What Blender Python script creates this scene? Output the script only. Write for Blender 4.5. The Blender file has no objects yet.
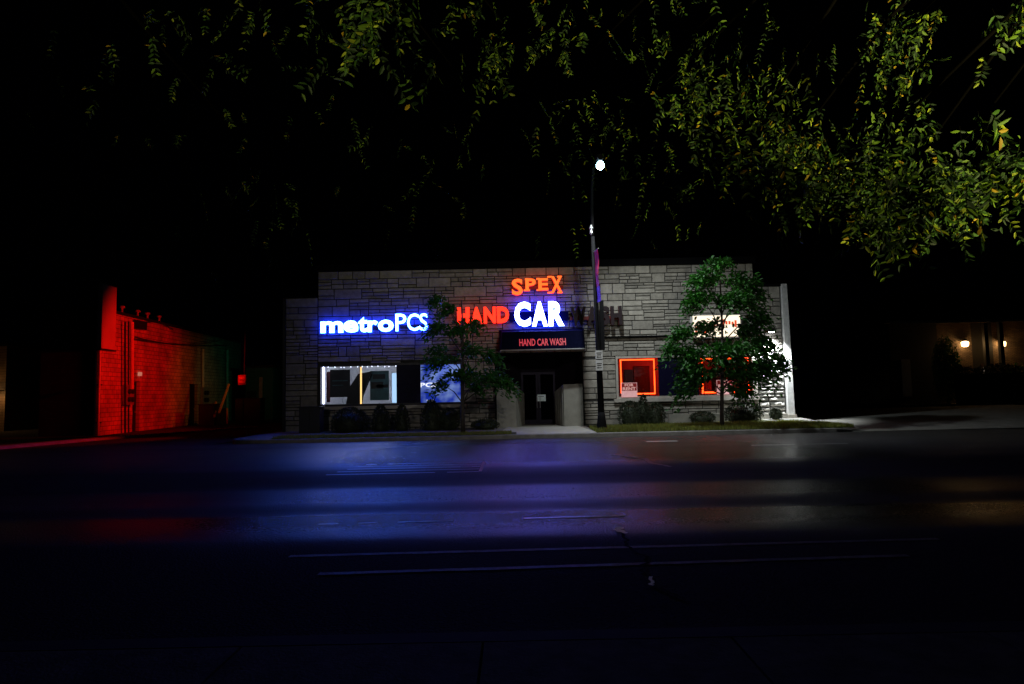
import bpy, math, random
from mathutils import Vector, Matrix

# ------------------------------------------------------------------ camera, world, lights
SC = bpy.context.scene
COL = SC.collection
F = 683.0; PITCH = math.atan(52 / F); ROLL = math.radians(1.15); CAMZ = 1.6
_c, _s, _cp, _sp = math.cos(ROLL), math.sin(ROLL), math.cos(PITCH), math.sin(PITCH)
cam_d = bpy.data.cameras.new('camera'); cam = bpy.data.objects.new('camera', cam_d); COL.objects.link(cam)
rt = Vector((_c, _s * _sp, -_s * _cp)); up = Vector((_s, -_c * _sp, _c * _cp)); fw = Vector((0, _cp, _sp))
M4 = Matrix((rt, up, -fw)).transposed().to_4x4(); M4.translation = Vector((0, 0, CAMZ))
cam.matrix_world = M4
cam_d.sensor_width = 36; cam_d.lens = F / 1024 * 36; cam_d.clip_start = 0.05; cam_d.clip_end = 2000
SC.camera = cam

W = bpy.data.worlds.new('World'); SC.world = W; W.use_nodes = True
bg = W.node_tree.nodes['Background']; bg.inputs[0].default_value = (0.10, 0.16, 0.4, 1); bg.inputs[1].default_value = 0.0003

SC.view_settings.view_transform = 'Standard'; SC.view_settings.look = 'None'
SC.view_settings.exposure = 0; SC.view_settings.gamma = 1; SC.view_settings.use_curve_mapping = False
SC.cycles.use_denoising = True
SC.cycles.max_bounces = 6; SC.cycles.diffuse_bounces = 2; SC.cycles.glossy_bounces = 3
SC.cycles.transmission_bounces = 4; SC.cycles.transparent_max_bounces = 12
SC.cycles.sample_clamp_indirect = 4

def spot(name, loc, tgt, power, color, deg, blend=.5, rad=.15):
    l = bpy.data.lights.new(name, 'SPOT'); l.energy = power; l.color = color
    l.spot_size = math.radians(deg); l.spot_blend = blend; l.shadow_soft_size = rad
    o = bpy.data.objects.new(name, l); COL.objects.link(o); o.location = loc
    o.rotation_euler = (Vector(tgt) - Vector(loc)).to_track_quat('-Z', 'Y').to_euler()
    return o
def point(name, loc, power, color, rad=.1):
    l = bpy.data.lights.new(name, 'POINT'); l.energy = power; l.color = color; l.shadow_soft_size = rad
    o = bpy.data.objects.new(name, l); COL.objects.link(o); o.location = loc; return o

# near-side street lamp, then unseen lights added for left wall and leaves (out of frame, above / behind the camera)
spot('facade_light_near', (6.2, 0.5, 9.0), (3.0, 29.3, 3.6), 2450, (1.0, .93, .86), 42, 1.0, .16)
spot('facade_light_near', (-8.5, 1.5, 9.0), (-4.5, 29.3, 2.6), 1250, (1.0, .93, .86), 32, 1.0, .16)  # second facade light, added unseen to lift the darker left wall
spot('leaf_fill_light', (3.6, -1.4, .9), (3.2, 3.6, 4.4), 2300, (1.0, .95, .42), 66, .7, .03)  # low unseen light added behind the camera to brighten the right leaves
spot('leaf_fill_light_left', (-1.6, -1.0, .9), (-1.1, 3.8, 4.6), 430, (1.0, .95, .45), 50, .9, .05)  # dimmer added light of the same sort for the left leaves
# unseen lamps for the red, amber and green light round the corner on the left
spot('red_yard_light', (-11.4, 33.2, 4.2), (-19.9, 36.0, 3.3), 3000, (1.0, .004, .001), 68, .6, .15)
spot('red_forecourt_fill', (-10.9, 32.5, 3.0), (-17.2, 27.5, .1), 1500, (1.0, .01, .003), 34, .8, .1)  # second red light, added unseen to redden the forecourt kerb
spot('amber_yard_light', (-12.8, 40.0, 3.4), (-20.6, 43.5, 2.2), 200, (1.0, .22, .01), 60, .9, .2)
spot('green_yard_light', (-13.0, 44.0, 4.4), (-21.0, 49.0, 2.2), 45, (.05, 1.0, .42), 70, .8, .3)

# ------------------------------------------------------------------ helpers
rnd = random.Random(7)
def ray(px, py):
    x = (px - 512) / F; y = (342 - py) / F
    return rt * x + up * y + fw
def at(px, py, Y):
    d = ray(px, py); t = Y / d.y
    return Vector((d.x * t, Y, CAMZ + d.z * t))

def mat(name, col, rough=.7, metal=0.0, var=.25, scale=6.0, bump=0.0, bscale=None, emit=None, es=0.0, island=0.0, spec=.5, trans=0.0):
    m = bpy.data.materials.new(name); m.use_nodes = True
    nt = m.node_tree; N = nt.nodes; L = nt.links
    p = N['Principled BSDF']; p.inputs['Roughness'].default_value = rough; p.inputs['Metallic'].default_value = metal
    p.inputs['Specular IOR Level'].default_value = spec
    tc = N.new('ShaderNodeTexCoord')
    nz = N.new('ShaderNodeTexNoise'); nz.inputs['Scale'].default_value = scale; nz.inputs['Detail'].default_value = 6
    nz.inputs['Roughness'].default_value = .65
    L.new(tc.outputs['Object'], nz.inputs['Vector'])
    mr = N.new('ShaderNodeMapRange'); mr.inputs[1].default_value = .25; mr.inputs[2].default_value = .75
    mr.inputs[3].default_value = 1 - var; mr.inputs[4].default_value = 1 + var
    L.new(nz.outputs['Fac'], mr.inputs[0])
    last = mr.outputs[0]
    if island:
        g = N.new('ShaderNodeNewGeometry'); m2 = N.new('ShaderNodeMapRange')
        m2.inputs[3].default_value = 1 - island; m2.inputs[4].default_value = 1 + island
        L.new(g.outputs['Random Per Island'], m2.inputs[0])
        mu = N.new('ShaderNodeMath'); mu.operation = 'MULTIPLY'
        L.new(last, mu.inputs[0]); L.new(m2.outputs[0], mu.inputs[1]); last = mu.outputs[0]
    vm = N.new('ShaderNodeVectorMath'); vm.operation = 'SCALE'; vm.inputs[0].default_value = col[:3]
    L.new(last, vm.inputs['Scale']); L.new(vm.outputs[0], p.inputs['Base Color'])
    if bump:
        nb = N.new('ShaderNodeTexNoise'); nb.inputs['Scale'].default_value = bscale or scale * 5; nb.inputs['Detail'].default_value = 5
        L.new(tc.outputs['Object'], nb.inputs['Vector'])
        b = N.new('ShaderNodeBump'); b.inputs['Strength'].default_value = bump; b.inputs['Distance'].default_value = .02
        L.new(nb.outputs['Fac'], b.inputs['Height']); L.new(b.outputs[0], p.inputs['Normal'])
    if emit:
        p.inputs['Emission Color'].default_value = (*emit, 1); p.inputs['Emission Strength'].default_value = es
    if trans:
        t = N.new('ShaderNodeBsdfTranslucent'); L.new(vm.outputs[0], t.inputs[0])
        mx = N.new('ShaderNodeMixShader'); mx.inputs[0].default_value = trans
        L.new(p.outputs[0], mx.inputs[1]); L.new(t.outputs[0], mx.inputs[2])
        L.new(mx.outputs[0], N['Material Output'].inputs['Surface'])
    return m

def glass_mat(name, tint=(1, 1, 1), bl=.25):
    m = bpy.data.materials.new(name); m.use_nodes = True; nt = m.node_tree; N = nt.nodes; L = nt.links
    N.remove(N['Principled BSDF'])
    t = N.new('ShaderNodeBsdfTransparent'); t.inputs[0].default_value = (*tint, 1)
    g = N.new('ShaderNodeBsdfGlossy'); g.inputs['Roughness'].default_value = .03
    lw = N.new('ShaderNodeLayerWeight'); lw.inputs[0].default_value = bl
    mx = N.new('ShaderNodeMixShader'); L.new(lw.outputs['Fresnel'], mx.inputs[0]); L.new(t.outputs[0], mx.inputs[1]); L.new(g.outputs[0], mx.inputs[2])
    L.new(mx.outputs[0], N['Material Output'].inputs['Surface']); return m

class MB:
    def __init__(s): s.v = []; s.f = []; s.mi = []
    def face(s, pts, mi=0):
        b = len(s.v); s.v += [tuple(p) for p in pts]; s.f.append(tuple(range(b, b + len(pts)))); s.mi.append(mi); return s
    def box(s, x0, x1, y0, y1, z0, z1, mi=0):
        b = len(s.v)
        s.v += [(x, y, z) for z in (z0, z1) for y in (y0, y1) for x in (x0, x1)]
        for q in ((0, 2, 3, 1), (4, 5, 7, 6), (0, 1, 5, 4), (2, 6, 7, 3), (0, 4, 6, 2), (1, 3, 7, 5)):
            s.f.append(tuple(b + i for i in q)); s.mi.append(mi)
        return s
    def tube(s, pts, r, n=10, mi=0, cap=True):
        pts = [Vector(p) for p in pts]; rr = r if isinstance(r, (list, tuple)) else [r] * len(pts)
        b = len(s.v); prev = None
        for i, p in enumerate(pts):
            d = (pts[min(i + 1, len(pts) - 1)] - pts[max(i - 1, 0)]).normalized()
            if prev is None: a = d.orthogonal().normalized()
            else:
                a = prev - d * prev.dot(d)
                a = a.normalized() if a.length > 1e-6 else d.orthogonal().normalized()
            prev = a; c = d.cross(a)
            for k in range(n):
                t = 2 * math.pi * k / n; q = p + (a * math.cos(t) + c * math.sin(t)) * rr[i]; s.v.append(tuple(q))
        for i in range(len(pts) - 1):
            for k in range(n):
                k2 = (k + 1) % n
                s.f.append((b + i * n + k, b + i * n + k2, b + (i + 1) * n + k2, b + (i + 1) * n + k)); s.mi.append(mi)
        if cap:
            s.f.append(tuple(b + k for k in range(n))[::-1]); s.mi.append(mi)
            e = b + (len(pts) - 1) * n; s.f.append(tuple(e + k for k in range(n))); s.mi.append(mi)
        return s
    def lathe(s, c, prof, n=16, mi=0):
        return s.tube_z(c, prof, n, mi)
    def tube_z(s, c, prof, n=16, mi=0):
        b = len(s.v); c = Vector(c)
        for r, z in prof:
            for k in range(n):
                t = 2 * math.pi * k / n; s.v.append((c.x + r * math.cos(t), c.y + r * math.sin(t), c.z + z))
        for i in range(len(prof) - 1):
            for k in range(n):
                k2 = (k + 1) % n; s.f.append((b + i * n + k, b + i * n + k2, b + (i + 1) * n + k2, b + (i + 1) * n + k)); s.mi.append(mi)
        s.f.append(tuple(b + k for k in range(n))[::-1]); s.mi.append(mi)
        e = b + (len(prof) - 1) * n; s.f.append(tuple(e + k for k in range(n))); s.mi.append(mi)
        return s
    def build(s, name, mats, parent=None, smooth=False):
        me = bpy.data.meshes.new(name); off = Vector((0, 0, 0)); p = parent
        while p is not None: off += p.location; p = p.parent
        me.from_pydata([(x - off.x, y - off.y, z - off.z) for x, y, z in s.v], [], s.f)
        if not isinstance(mats, (list, tuple)): mats = [mats]
        for m in mats: me.materials.append(m)
        if len(mats) > 1: me.polygons.foreach_set('material_index', s.mi)
        if smooth: me.polygons.foreach_set('use_smooth', [True] * len(me.polygons))
        me.update()
        o = bpy.data.objects.new(name, me); COL.objects.link(o); o.parent = parent
        return o

def tag(o, label, cat, group=None, kind=None):
    if label: o['label'] = label
    if cat: o['category'] = cat
    if group: o['group'] = group
    if kind: o['kind'] = kind
    return o
def thing(name, loc, label, cat, group=None):
    o = bpy.data.objects.new(name, None); COL.objects.link(o); o.location = loc; o.empty_display_size = .2
    return tag(o, label, cat, group)
def struct(o): o['kind'] = 'structure'; return o
def copy_tree(o, parent=None):
    c = o.copy(); COL.objects.link(c); c.parent = parent
    for ch in list(o.children): copy_tree(ch, c)
    return c

def text_mb(txt, x0, x1, z0, z1, yf, depth, offset=0.0, mi_face=0, mi_side=1):
    """letters filling the box x0..x1, z0..z1, front face at y=yf, body going back by depth"""
    cu = bpy.data.curves.new('text', 'FONT'); cu.body = txt; cu.offset = offset; cu.extrude = .5; cu.resolution_u = 3
    to = bpy.data.objects.new('text', cu); COL.objects.link(to)
    dg = bpy.context.evaluated_depsgraph_get(); me = bpy.data.meshes.new_from_object(to.evaluated_get(dg))
    bpy.data.objects.remove(to); bpy.data.curves.remove(cu)
    vs = [v.co.copy() for v in me.vertices]
    ax, bx = min(v.x for v in vs), max(v.x for v in vs); ay, by = min(v.y for v in vs), max(v.y for v in vs)
    mb = MB()
    for v in vs:
        mb.v.append((x0 + (v.x - ax) / (bx - ax) * (x1 - x0), yf + (.5 - v.z) * depth, z0 + (v.y - ay) / (by - ay) * (z1 - z0)))
    for p in me.polygons:
        mb.f.append(tuple(p.vertices)); mb.mi.append(mi_face if p.normal.z > .7 else mi_side)
    bpy.data.meshes.remove(me)
    return mb

# ------------------------------------------------------------------ materials
M = {}
def asphalt(name):
    m = bpy.data.materials.new(name); m.use_nodes = True; N = m.node_tree.nodes; L = m.node_tree.links; p = N['Principled BSDF']
    tc = N.new('ShaderNodeTexCoord')
    big = N.new('ShaderNodeTexNoise'); big.inputs['Scale'].default_value = .35; big.inputs['Detail'].default_value = 6
    fine = N.new('ShaderNodeTexNoise'); fine.inputs['Scale'].default_value = 20; fine.inputs['Detail'].default_value = 8; fine.inputs['Roughness'].default_value = .85
    vor = N.new('ShaderNodeTexVoronoi'); vor.inputs['Scale'].default_value = 42
    # wear runs along the street: stretched noise makes long polished and dull bands
    mp = N.new('ShaderNodeMapping'); mp.inputs['Scale'].default_value = (.03, .55, 1); mp.inputs['Location'].default_value = (0, 3.3, 0)
    st = N.new('ShaderNodeTexNoise'); st.inputs['Scale'].default_value = 1.0; st.inputs['Detail'].default_value = 3
    for n in (big, fine, vor): L.new(tc.outputs['Object'], n.inputs['Vector'])
    L.new(tc.outputs['Object'], mp.inputs['Vector']); L.new(mp.outputs[0], st.inputs['Vector'])
    r2 = N.new('ShaderNodeMapRange'); r2.inputs[1].default_value = .3; r2.inputs[2].default_value = .7; r2.inputs[3].default_value = .25; r2.inputs[4].default_value = 2.4
    # tyre tracks: worn smoother bands along x at given y
    sx = N.new('ShaderNodeSeparateXYZ'); L.new(tc.outputs['Object'], sx.inputs[0])
    cr = N.new('ShaderNodeFloatCurve'); c = cr.mapping.curves[0]
    div = N.new('ShaderNodeMath'); div.operation = 'DIVIDE'; div.inputs[1].default_value = 30.0; L.new(sx.outputs[1], div.inputs[0])
    pts = [(0, .95), (6.6 / 30, .95), (7.7 / 30, .72), (8.4 / 30, .30), (9.3 / 30, .27), (9.9 / 30, .58), (10.8 / 30, .28), (12.0 / 30, .36), (12.9 / 30, .72), (14.6 / 30, .66), (15.6 / 30, .40), (17.2 / 30, .20), (21 / 30, .22), (24.6 / 30, .32), (1, .6)]
    while len(c.points) < len(pts): c.points.new(.5, .5)
    for q, (a, b) in zip(c.points, pts): q.location = (a, b)
    cr.mapping.update(); L.new(div.outputs[0], cr.inputs['Value'])
    rgh = N.new('ShaderNodeMath'); rgh.operation = 'MULTIPLY_ADD'; rgh.inputs[1].default_value = .28
    L.new(st.outputs['Fac'], rgh.inputs[0])
    sub = N.new('ShaderNodeMath'); sub.operation = 'SUBTRACT'; sub.inputs[1].default_value = .14; L.new(cr.outputs[0], sub.inputs[0]); L.new(sub.outputs[0], rgh.inputs[2])
    gr_ = N.new('ShaderNodeMath'); gr_.operation = 'MULTIPLY_ADD'; gr_.inputs[1].default_value = .55
    L.new(fine.outputs['Fac'], gr_.inputs[0]); s2 = N.new('ShaderNodeMath'); s2.operation = 'SUBTRACT'; s2.inputs[1].default_value = .30; L.new(rgh.outputs[0], s2.inputs[0]); L.new(s2.outputs[0], gr_.inputs[2])
    # smoother in front of the shop, rougher beyond both ends to fade reflections there
    ab = N.new('ShaderNodeMath'); ab.operation = 'ABSOLUTE'; cx = N.new('ShaderNodeMath'); cx.operation = 'SUBTRACT'; cx.inputs[1].default_value = 1.5
    L.new(sx.outputs[0], cx.inputs[0]); L.new(cx.outputs[0], ab.inputs[0])
    m3 = N.new('ShaderNodeMapRange'); m3.inputs[1].default_value = 5; m3.inputs[2].default_value = 10; m3.inputs[3].default_value = 0; m3.inputs[4].default_value = .5; L.new(ab.outputs[0], m3.inputs[0])
    ad = N.new('ShaderNodeMath'); ad.operation = 'ADD'; ad.use_clamp = True; L.new(gr_.outputs[0], ad.inputs[0]); L.new(m3.outputs[0], ad.inputs[1])
    L.new(ad.outputs[0], p.inputs['Roughness'])
    m4 = N.new('ShaderNodeMapRange'); m4.inputs[1].default_value = .9; m4.inputs[2].default_value = .5; m4.inputs[3].default_value = .12; m4.inputs[4].default_value = .5; L.new(ad.outputs[0], m4.inputs[0])
    ms = N.new('ShaderNodeMath'); ms.operation = 'MULTIPLY'; L.new(m4.outputs[0], ms.inputs[0]); L.new(r2.outputs[0], ms.inputs[1]); L.new(ms.outputs[0], p.inputs['Specular IOR Level'])
    r = N.new('ShaderNodeMapRange'); r.inputs[3].default_value = .010; r.inputs[4].default_value = .038; L.new(big.outputs['Fac'], r.inputs[0])
    mu = N.new('ShaderNodeMath'); mu.operation = 'MULTIPLY'
    L.new(fine.outputs['Fac'], r2.inputs[0]); L.new(r.outputs[0], mu.inputs[0]); L.new(r2.outputs[0], mu.inputs[1])
    L.new(mu.outputs[0], p.inputs['Base Color'])
    b = N.new('ShaderNodeBump'); b.inputs['Strength'].default_value = 1; b.inputs['Distance'].default_value = .011
    L.new(vor.outputs['Distance'], b.inputs['Height']); L.new(b.outputs[0], p.inputs['Normal'])
    return m
M['asphalt'] = asphalt('asphalt')
M['dirt'] = mat('dark_ground', (.04, .04, .035), .95, var=.5, scale=1.5, bump=.5)
M['concrete'] = mat('concrete_paving', (.22, .215, .19), .85, var=.35, scale=2.2, bump=.35, bscale=40)
M['kerb'] = mat('kerb_concrete', (.26, .25, .23), .8, var=.4, scale=3, bump=.4, bscale=30)
M['paint'] = mat('worn_road_paint', (.7, .7, .68), .33, var=.35, scale=9, bump=.25, spec=.9)
M['paint_y'] = mat('faded_yellow_paint', (.33, .30, .24), .6, var=.5, scale=9, bump=.9)
M['tar'] = mat('crack_tar', (.006, .006, .006), .9, var=.3, spec=.05)
M['stone'] = mat('cut_limestone', (.285, .265, .225), .85, var=.38, scale=4, bump=.7, bscale=22, island=.26)
M['rough_stone'] = mat('split_limestone', (.36, .35, .32), .9, var=.3, scale=6, bump=.9, bscale=14, island=.25)
M['mortar'] = mat('dark_mortar', (.035, .033, .03), .95)
M['coping'] = mat('dark_coping', (.004, .004, .005), .9, spec=.05)
M['sill'] = mat('sill_stone', (.42, .39, .34), .8, var=.2)
M['dark_metal'] = mat('dark_metal', (.02, .02, .022), .45, .6)
M['pole'] = mat('pole_paint', (.008, .008, .009), .8, .0, spec=.08)
M['galv'] = mat('galvanised_metal', (.45, .45, .45), .45, .7)
M['white_metal'] = mat('white_trim', (.62, .62, .6), .5)
M['plaster'] = mat('smooth_plaster', (.27, .26, .22), .85, var=.25, scale=2.5, bump=.2)
M['navy'] = mat('navy_awning_canvas', (.003, .004, .02), .9, var=.2, bump=.3, bscale=60, spec=.05)
M['glass'] = glass_mat('window_glass', (.95, .97, 1))
M['door_glass'] = glass_mat('dark_door_glass', (.35, .35, .4), .08)
M['panel'] = mat('dark_blue_panel', (.005, .004, .022), .5, var=.1, spec=.1)
M['room_wall'] = mat('shop_wall', (.62, .62, .66), .8, var=.06)
M['room_dark'] = mat('unlit_room_wall', (.10, .05, .06), .8)
M['room_red'] = mat('back_shop_wall', (.55, .30, .30), .8, var=.15, scale=2)
M['black'] = mat('matt_black', (.01, .01, .012), .6)
M['teal'] = mat('teal_poster', (.03, .10, .11), .5, var=.4, scale=3)
M['paper'] = mat('white_paper', (.75, .75, .73), .7, var=.05)
M['red_ink'] = mat('red_ink', (.5, .02, .02), .6)
def brick(name, c1, c2, mo, bw=.4, bh=.2, axis='Y'):
    m = bpy.data.materials.new(name); m.use_nodes = True; N = m.node_tree.nodes; L = m.node_tree.links; p = N['Principled BSDF']
    p.inputs['Roughness'].default_value = .85
    tc = N.new('ShaderNodeTexCoord'); sx = N.new('ShaderNodeSeparateXYZ'); cb = N.new('ShaderNodeCombineXYZ'); L.new(tc.outputs['Object'], sx.inputs[0])
    L.new(sx.outputs[1 if axis == 'Y' else 0], cb.inputs[0]); L.new(sx.outputs[2], cb.inputs[1])
    b = N.new('ShaderNodeTexBrick'); b.inputs['Color1'].default_value = (*c1, 1); b.inputs['Color2'].default_value = (*c2, 1); b.inputs['Mortar'].default_value = (*mo, 1)
    b.inputs['Scale'].default_value = 1; b.inputs['Brick Width'].default_value = bw; b.inputs['Row Height'].default_value = bh
    b.inputs['Mortar Size'].default_value = .012; b.inputs['Mortar Smooth'].default_value = .3
    L.new(cb.outputs[0], b.inputs['Vector'])
    nz = N.new('ShaderNodeTexNoise'); nz.inputs['Scale'].default_value = 1.2; nz.inputs['Detail'].default_value = 8; L.new(tc.outputs['Object'], nz.inputs['Vector'])
    mr = N.new('ShaderNodeMapRange'); mr.inputs[1].default_value = .3; mr.inputs[2].default_value = .7; mr.inputs[3].default_value = .55; mr.inputs[4].default_value = 1.3; L.new(nz.outputs['Fac'], mr.inputs[0])
    vm = N.new('ShaderNodeVectorMath'); vm.operation = 'SCALE'; L.new(b.outputs['Color'], vm.inputs[0]); L.new(mr.outputs[0], vm.inputs['Scale']); L.new(vm.outputs[0], p.inputs['Base Color'])
    bp = N.new('ShaderNodeBump'); bp.inputs['Strength'].default_value = .7; bp.inputs['Distance'].default_value = .015; bp.invert = True
    L.new(b.outputs['Fac'], bp.inputs['Height']); L.new(bp.outputs[0], p.inputs['Normal'])
    return m
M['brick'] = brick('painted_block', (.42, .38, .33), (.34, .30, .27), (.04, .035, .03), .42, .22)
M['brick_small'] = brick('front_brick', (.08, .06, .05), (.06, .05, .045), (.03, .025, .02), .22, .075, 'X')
M['brick_x'] = brick('house_brick', (.17, .11, .06), (.10, .06, .035), (.03, .025, .02), .24, .08, 'X')
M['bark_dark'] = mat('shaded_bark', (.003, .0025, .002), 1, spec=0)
def foliage(name, col, rough=.5, trans=.35): return mat(name, col, rough, var=.35, scale=3, island=.45, trans=trans)
M['leaf'] = foliage('maple_leaf', (.022, .12, .008), .55, .25)
M['leaf_l'] = foliage('locust_leaflet', (.13, .15, .015), .65, .4)
def hue_islands(m, cols):
    nt = m.node_tree; N = nt.nodes; L = nt.links; g = N.new('ShaderNodeNewGeometry'); cr = N.new('ShaderNodeValToRGB'); cr.color_ramp.interpolation = 'CONSTANT'
    wn = N.new('ShaderNodeTexWhiteNoise'); wn.noise_dimensions = '1D'; L.new(g.outputs['Random Per Island'], wn.inputs['W'])
    e = cr.color_ramp.elements; e[0].position = 0; e[0].color = (*cols[0][1], 1); e[1].position = cols[1][0]; e[1].color = (*cols[1][1], 1)
    for p_, c_ in cols[2:]:
        q_ = e.new(p_); q_.color = (*c_, 1)
    L.new(wn.outputs['Value'], cr.inputs[0])
    sc = [n_ for n_ in N if n_.type == 'VECT_MATH'][0]; L.new(cr.outputs[0], sc.inputs[0])
hue_islands(M['leaf_l'], [(0, (.012, .03, .004)), (.42, (.04, .10, .008)), (.66, (.13, .22, .012)), (.9, (.34, .38, .02)), (.97, (.55, .33, .01))])
M['bush'] = foliage('evergreen_needles', (.022, .032, .012), .7, .05)
M['grass'] = foliage('grass_blade', (.22, .25, .04), .6, .25)
M['bark'] = mat('bark', (.05, .042, .035), .9, var=.4, bump=.8, bscale=30)
def em(name, col, s, base=(.03, .03, .03)): return mat(name, base, .5, emit=col, es=s)
M['e_metro'] = em('white_letter_face', (.05, .15, 1), 37)
M['e_blue'] = em('blue_letter_side', (.004, .03, 1), 13)
M['e_car'] = em('ice_blue_letter_face', (.13, .16, 1), 40)
M['e_spex'] = em('orange_letter_face', (1, .095, .01), 2.4)
M['e_spex_s'] = em('red_letter_side', (1, .02, .008), 1.6)
M['e_hand'] = em('red_letter_face', (1, .022, .006), 2.6)
M['wash'] = mat('unlit_red_letter', (.010, .001, .004), .8, var=.5, scale=4)
M['wash_s'] = mat('unlit_letter_side', (.14, .004, .006), .6)
M['e_aw'] = em('awning_lettering', (1, .06, .10), .6)
M['e_neon_r'] = em('red_neon_tube', (1, .06, .006), 5)
M['e_neon_w'] = em('white_neon_tube', (.7, .72, 1), 6)
M['e_neon_y'] = em('yellow_neon_tube', (1, .6, .2), 1.5)
M['e_ceil'] = em('ceiling_tube', (.85, .9, 1), 95)
M['e_bluepanel'] = em('blue_lit_panel', (.10, .25, 1), 1.6)
M['e_box'] = em('backlit_white_face', (1, .84, .62), 1.5)
M['e_box_r'] = em('backlit_red_print', (1, .10, .03), .8)
M['e_lamp'] = em('led_lens', (.55, .9, 1), 40)
M['e_porch'] = em('porch_lamp_glass', (1, .62, .25), 16)
M['e_flood'] = em('floodlight_lens', (.95, .97, 1), 30)
M['banner'] = mat('banner_cloth', (.8, .05, .12), .7, var=.1)
M['banner_v'] = mat('banner_violet', (.2, .04, .45), .7, var=.1)

# ------------------------------------------------------------------ ground, road, pavements
GY = -.06
m = MB(); m.face([(-400, -150, GY), (400, -150, GY), (400, 600, GY), (-400, 600, GY)]); struct(m.build('ground', M['dirt']))
# road sheet with shallow ruts along the street
m = MB(); ys = [4.2 + i * .25 for i in range(84)]; xs = [-120, -60, -30, -15, 0, 15, 30, 60, 120]
KY = 24.7
ys = [y for y in ys if y < KY] + [KY]
def rutz(y): return -.003 * math.cos((y - 9) * 2 * math.pi / 3.6)
b0 = 0
for y in ys:
    for x in xs: m.v.append((x, y, rutz(y) if y < KY - .3 else 0))
n = len(xs)
for j in range(len(ys) - 1):
    for i in range(n - 1): m.f.append((j * n + i, j * n + i + 1, (j + 1) * n + i + 1, (j + 1) * n + i)); m.mi.append(0)
struct(m.build('road', M['asphalt'], smooth=True))
# side street on the left behind the kerb line (gap between the two buildings)
m = MB(); m.face([(-120, KY, 0), (-10.9, KY, 0), (-10.9, 75, .1), (-120, 75, .1)]); struct(m.build('side_street', M['asphalt']))
# near pavement
m = MB()
for x0, x1 in ((-12, -3.2), (-3.2, -1.66), (-1.66, -.21), (-.21, 1.28), (1.28, 2.8), (2.8, 12)):
    m.box(x0 + .008, x1 - .008, -6, 4.22, -.2, .12)
struct(m.build('near_pavement', mat('old_near_concrete', (.2, .19, .15), .9, var=.5, scale=5, bump=.5, bscale=45, spec=.15)))
m = MB(); m.box(-14, 14, 4.235, 4.4, -.2, .12); struct(m.build('near_kerb', mat('grimy_kerb', (.05, .05, .045), .9)))

# far pavement: stays low at the kerb and rises to the facade; rises more on the right
def padz(x, y):
    t = max(0, min(1, (y - KY) / 4.6)); k = max(0, min(1, (x - 2) / 9))
    return .14 + t * (.05 + .17 * k) + .0 * x
def sheet(name, x0, x1, y0, y1, dz, m_, nx=30, ny=8, edge=None):
    mb = MB()
    for j in range(ny + 1):
        for i in range(nx + 1):
            y = y0 + (y1 - y0) * j / ny; x = x0 + (x1 - x0) * i / nx
            if edge: x, y = edge(x, y)
            mb.v.append((x, y, padz(x, y) + dz))
    for j in range(ny):
        for i in range(nx):
            a = j * (nx + 1) + i; mb.f.append((a, a + 1, a + nx + 2, a + nx + 1)); mb.mi.append(0)
    return struct(mb.build(name, m_))
sheet('far_pavement', -9.9, 12.2, KY + .18, 29.34, 0, M['concrete'], 44, 10)
# kerb with rounded left corner and a right end tapering into the driveway
def kerb_line(pts, w, name):
    mb = MB(); P = [Vector((x, y, 0)) for x, y, h in pts]
    for i, p in enumerate(P):
        d = (P[min(i + 1, len(P) - 1)] - P[max(i - 1, 0)]).normalized(); nn = Vector((-d.y, d.x, 0)); h = pts[i][2]
        for off, z in ((0, -.1), (.02, h - .02), (.05, h), (w, h), (w, -.1)):
            q = p + nn * off; mb.v.append((q.x, q.y, z))
    for i in range(len(P) - 1):
        for k in range(4): mb.f.append((i * 5 + k, (i + 1) * 5 + k, (i + 1) * 5 + k + 1, i * 5 + k + 1)); mb.mi.append(0)
    return struct(mb.build(name, M['kerb']))
kp = [(-10.6, 40, .14), (-10.6, 28, .14)]
for k in range(1, 7):
    a = math.pi + k * math.pi / 12; kp.append((-9.1 + 1.5 * math.cos(a), 26.2 + 1.5 * math.sin(a), .14))
kp += [(-6, KY, .14), (-2, KY, .14), (2, KY, .145), (6, KY, .145), (10, KY, .145), (11.6, KY, .14), (12.6, KY + .25, .07), (13.2, KY + .5, .02)]
kerb_line(kp, .17, 'far_kerb')
m = MB(); m.face([(-10.43, 26.2, .135), (-9.9, 25.2, .135), (-9.9, 29.3, .135), (-10.43, 40, .135)]); struct(m.build('corner_pavement', M['concrete']))
# driveway on the right
m = MB(); g = []
for j in range(11):
    y = KY + .06 + j * 1.35; z = .012 + .11 * min(1, j / 2.5) + .028 * j
    row = []
    for i in range(13):
        x = 12.2 + i * 1.3; row.append((x, y, z + .004 * i))
    g.append(row)
for j in range(10):
    for i in range(12): m.face([g[j][i], g[j][i + 1], g[j + 1][i + 1], g[j + 1][i]])
struct(m.build('driveway', M['concrete']))
# entrance path apron and road paint
sheet('entrance_path', -.2, 2.75, KY + .19, 29.32, .006, mat('pale_path_concrete', (.42, .41, .36), .8, var=.3, scale=2, bump=.3, bscale=30), 8, 6,
      lambda x, y: (1.2 + (x - 1.27) * (1.25 - .25 * (y - KY) / 4.6), y))
RA = -.018
def strip(name, x0, x1, y, w, m_, z=.01, yaw=.012, gaps=0):
    mb = MB(); x = x0; y_ = y
    while x < x1:
        x2 = min(x1, x + .25)
        if rnd.random() > gaps:
            ya = y_ + (x - 0) * yaw; yb = y_ + (x2 - 0) * yaw; j = rnd.uniform(-.006, .006)
            mb.face([(x, ya - w / 2 + j, z), (x2, yb - w / 2 + rnd.uniform(-.006, .006), z), (x2, yb + w / 2, z), (x, ya + w / 2 + j, z)])
        x = x2
    return struct(mb.build(name, m_))
strip('lane_line', .1, 1.42, 8.93, .075, M['paint'], .006, .03)
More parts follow.
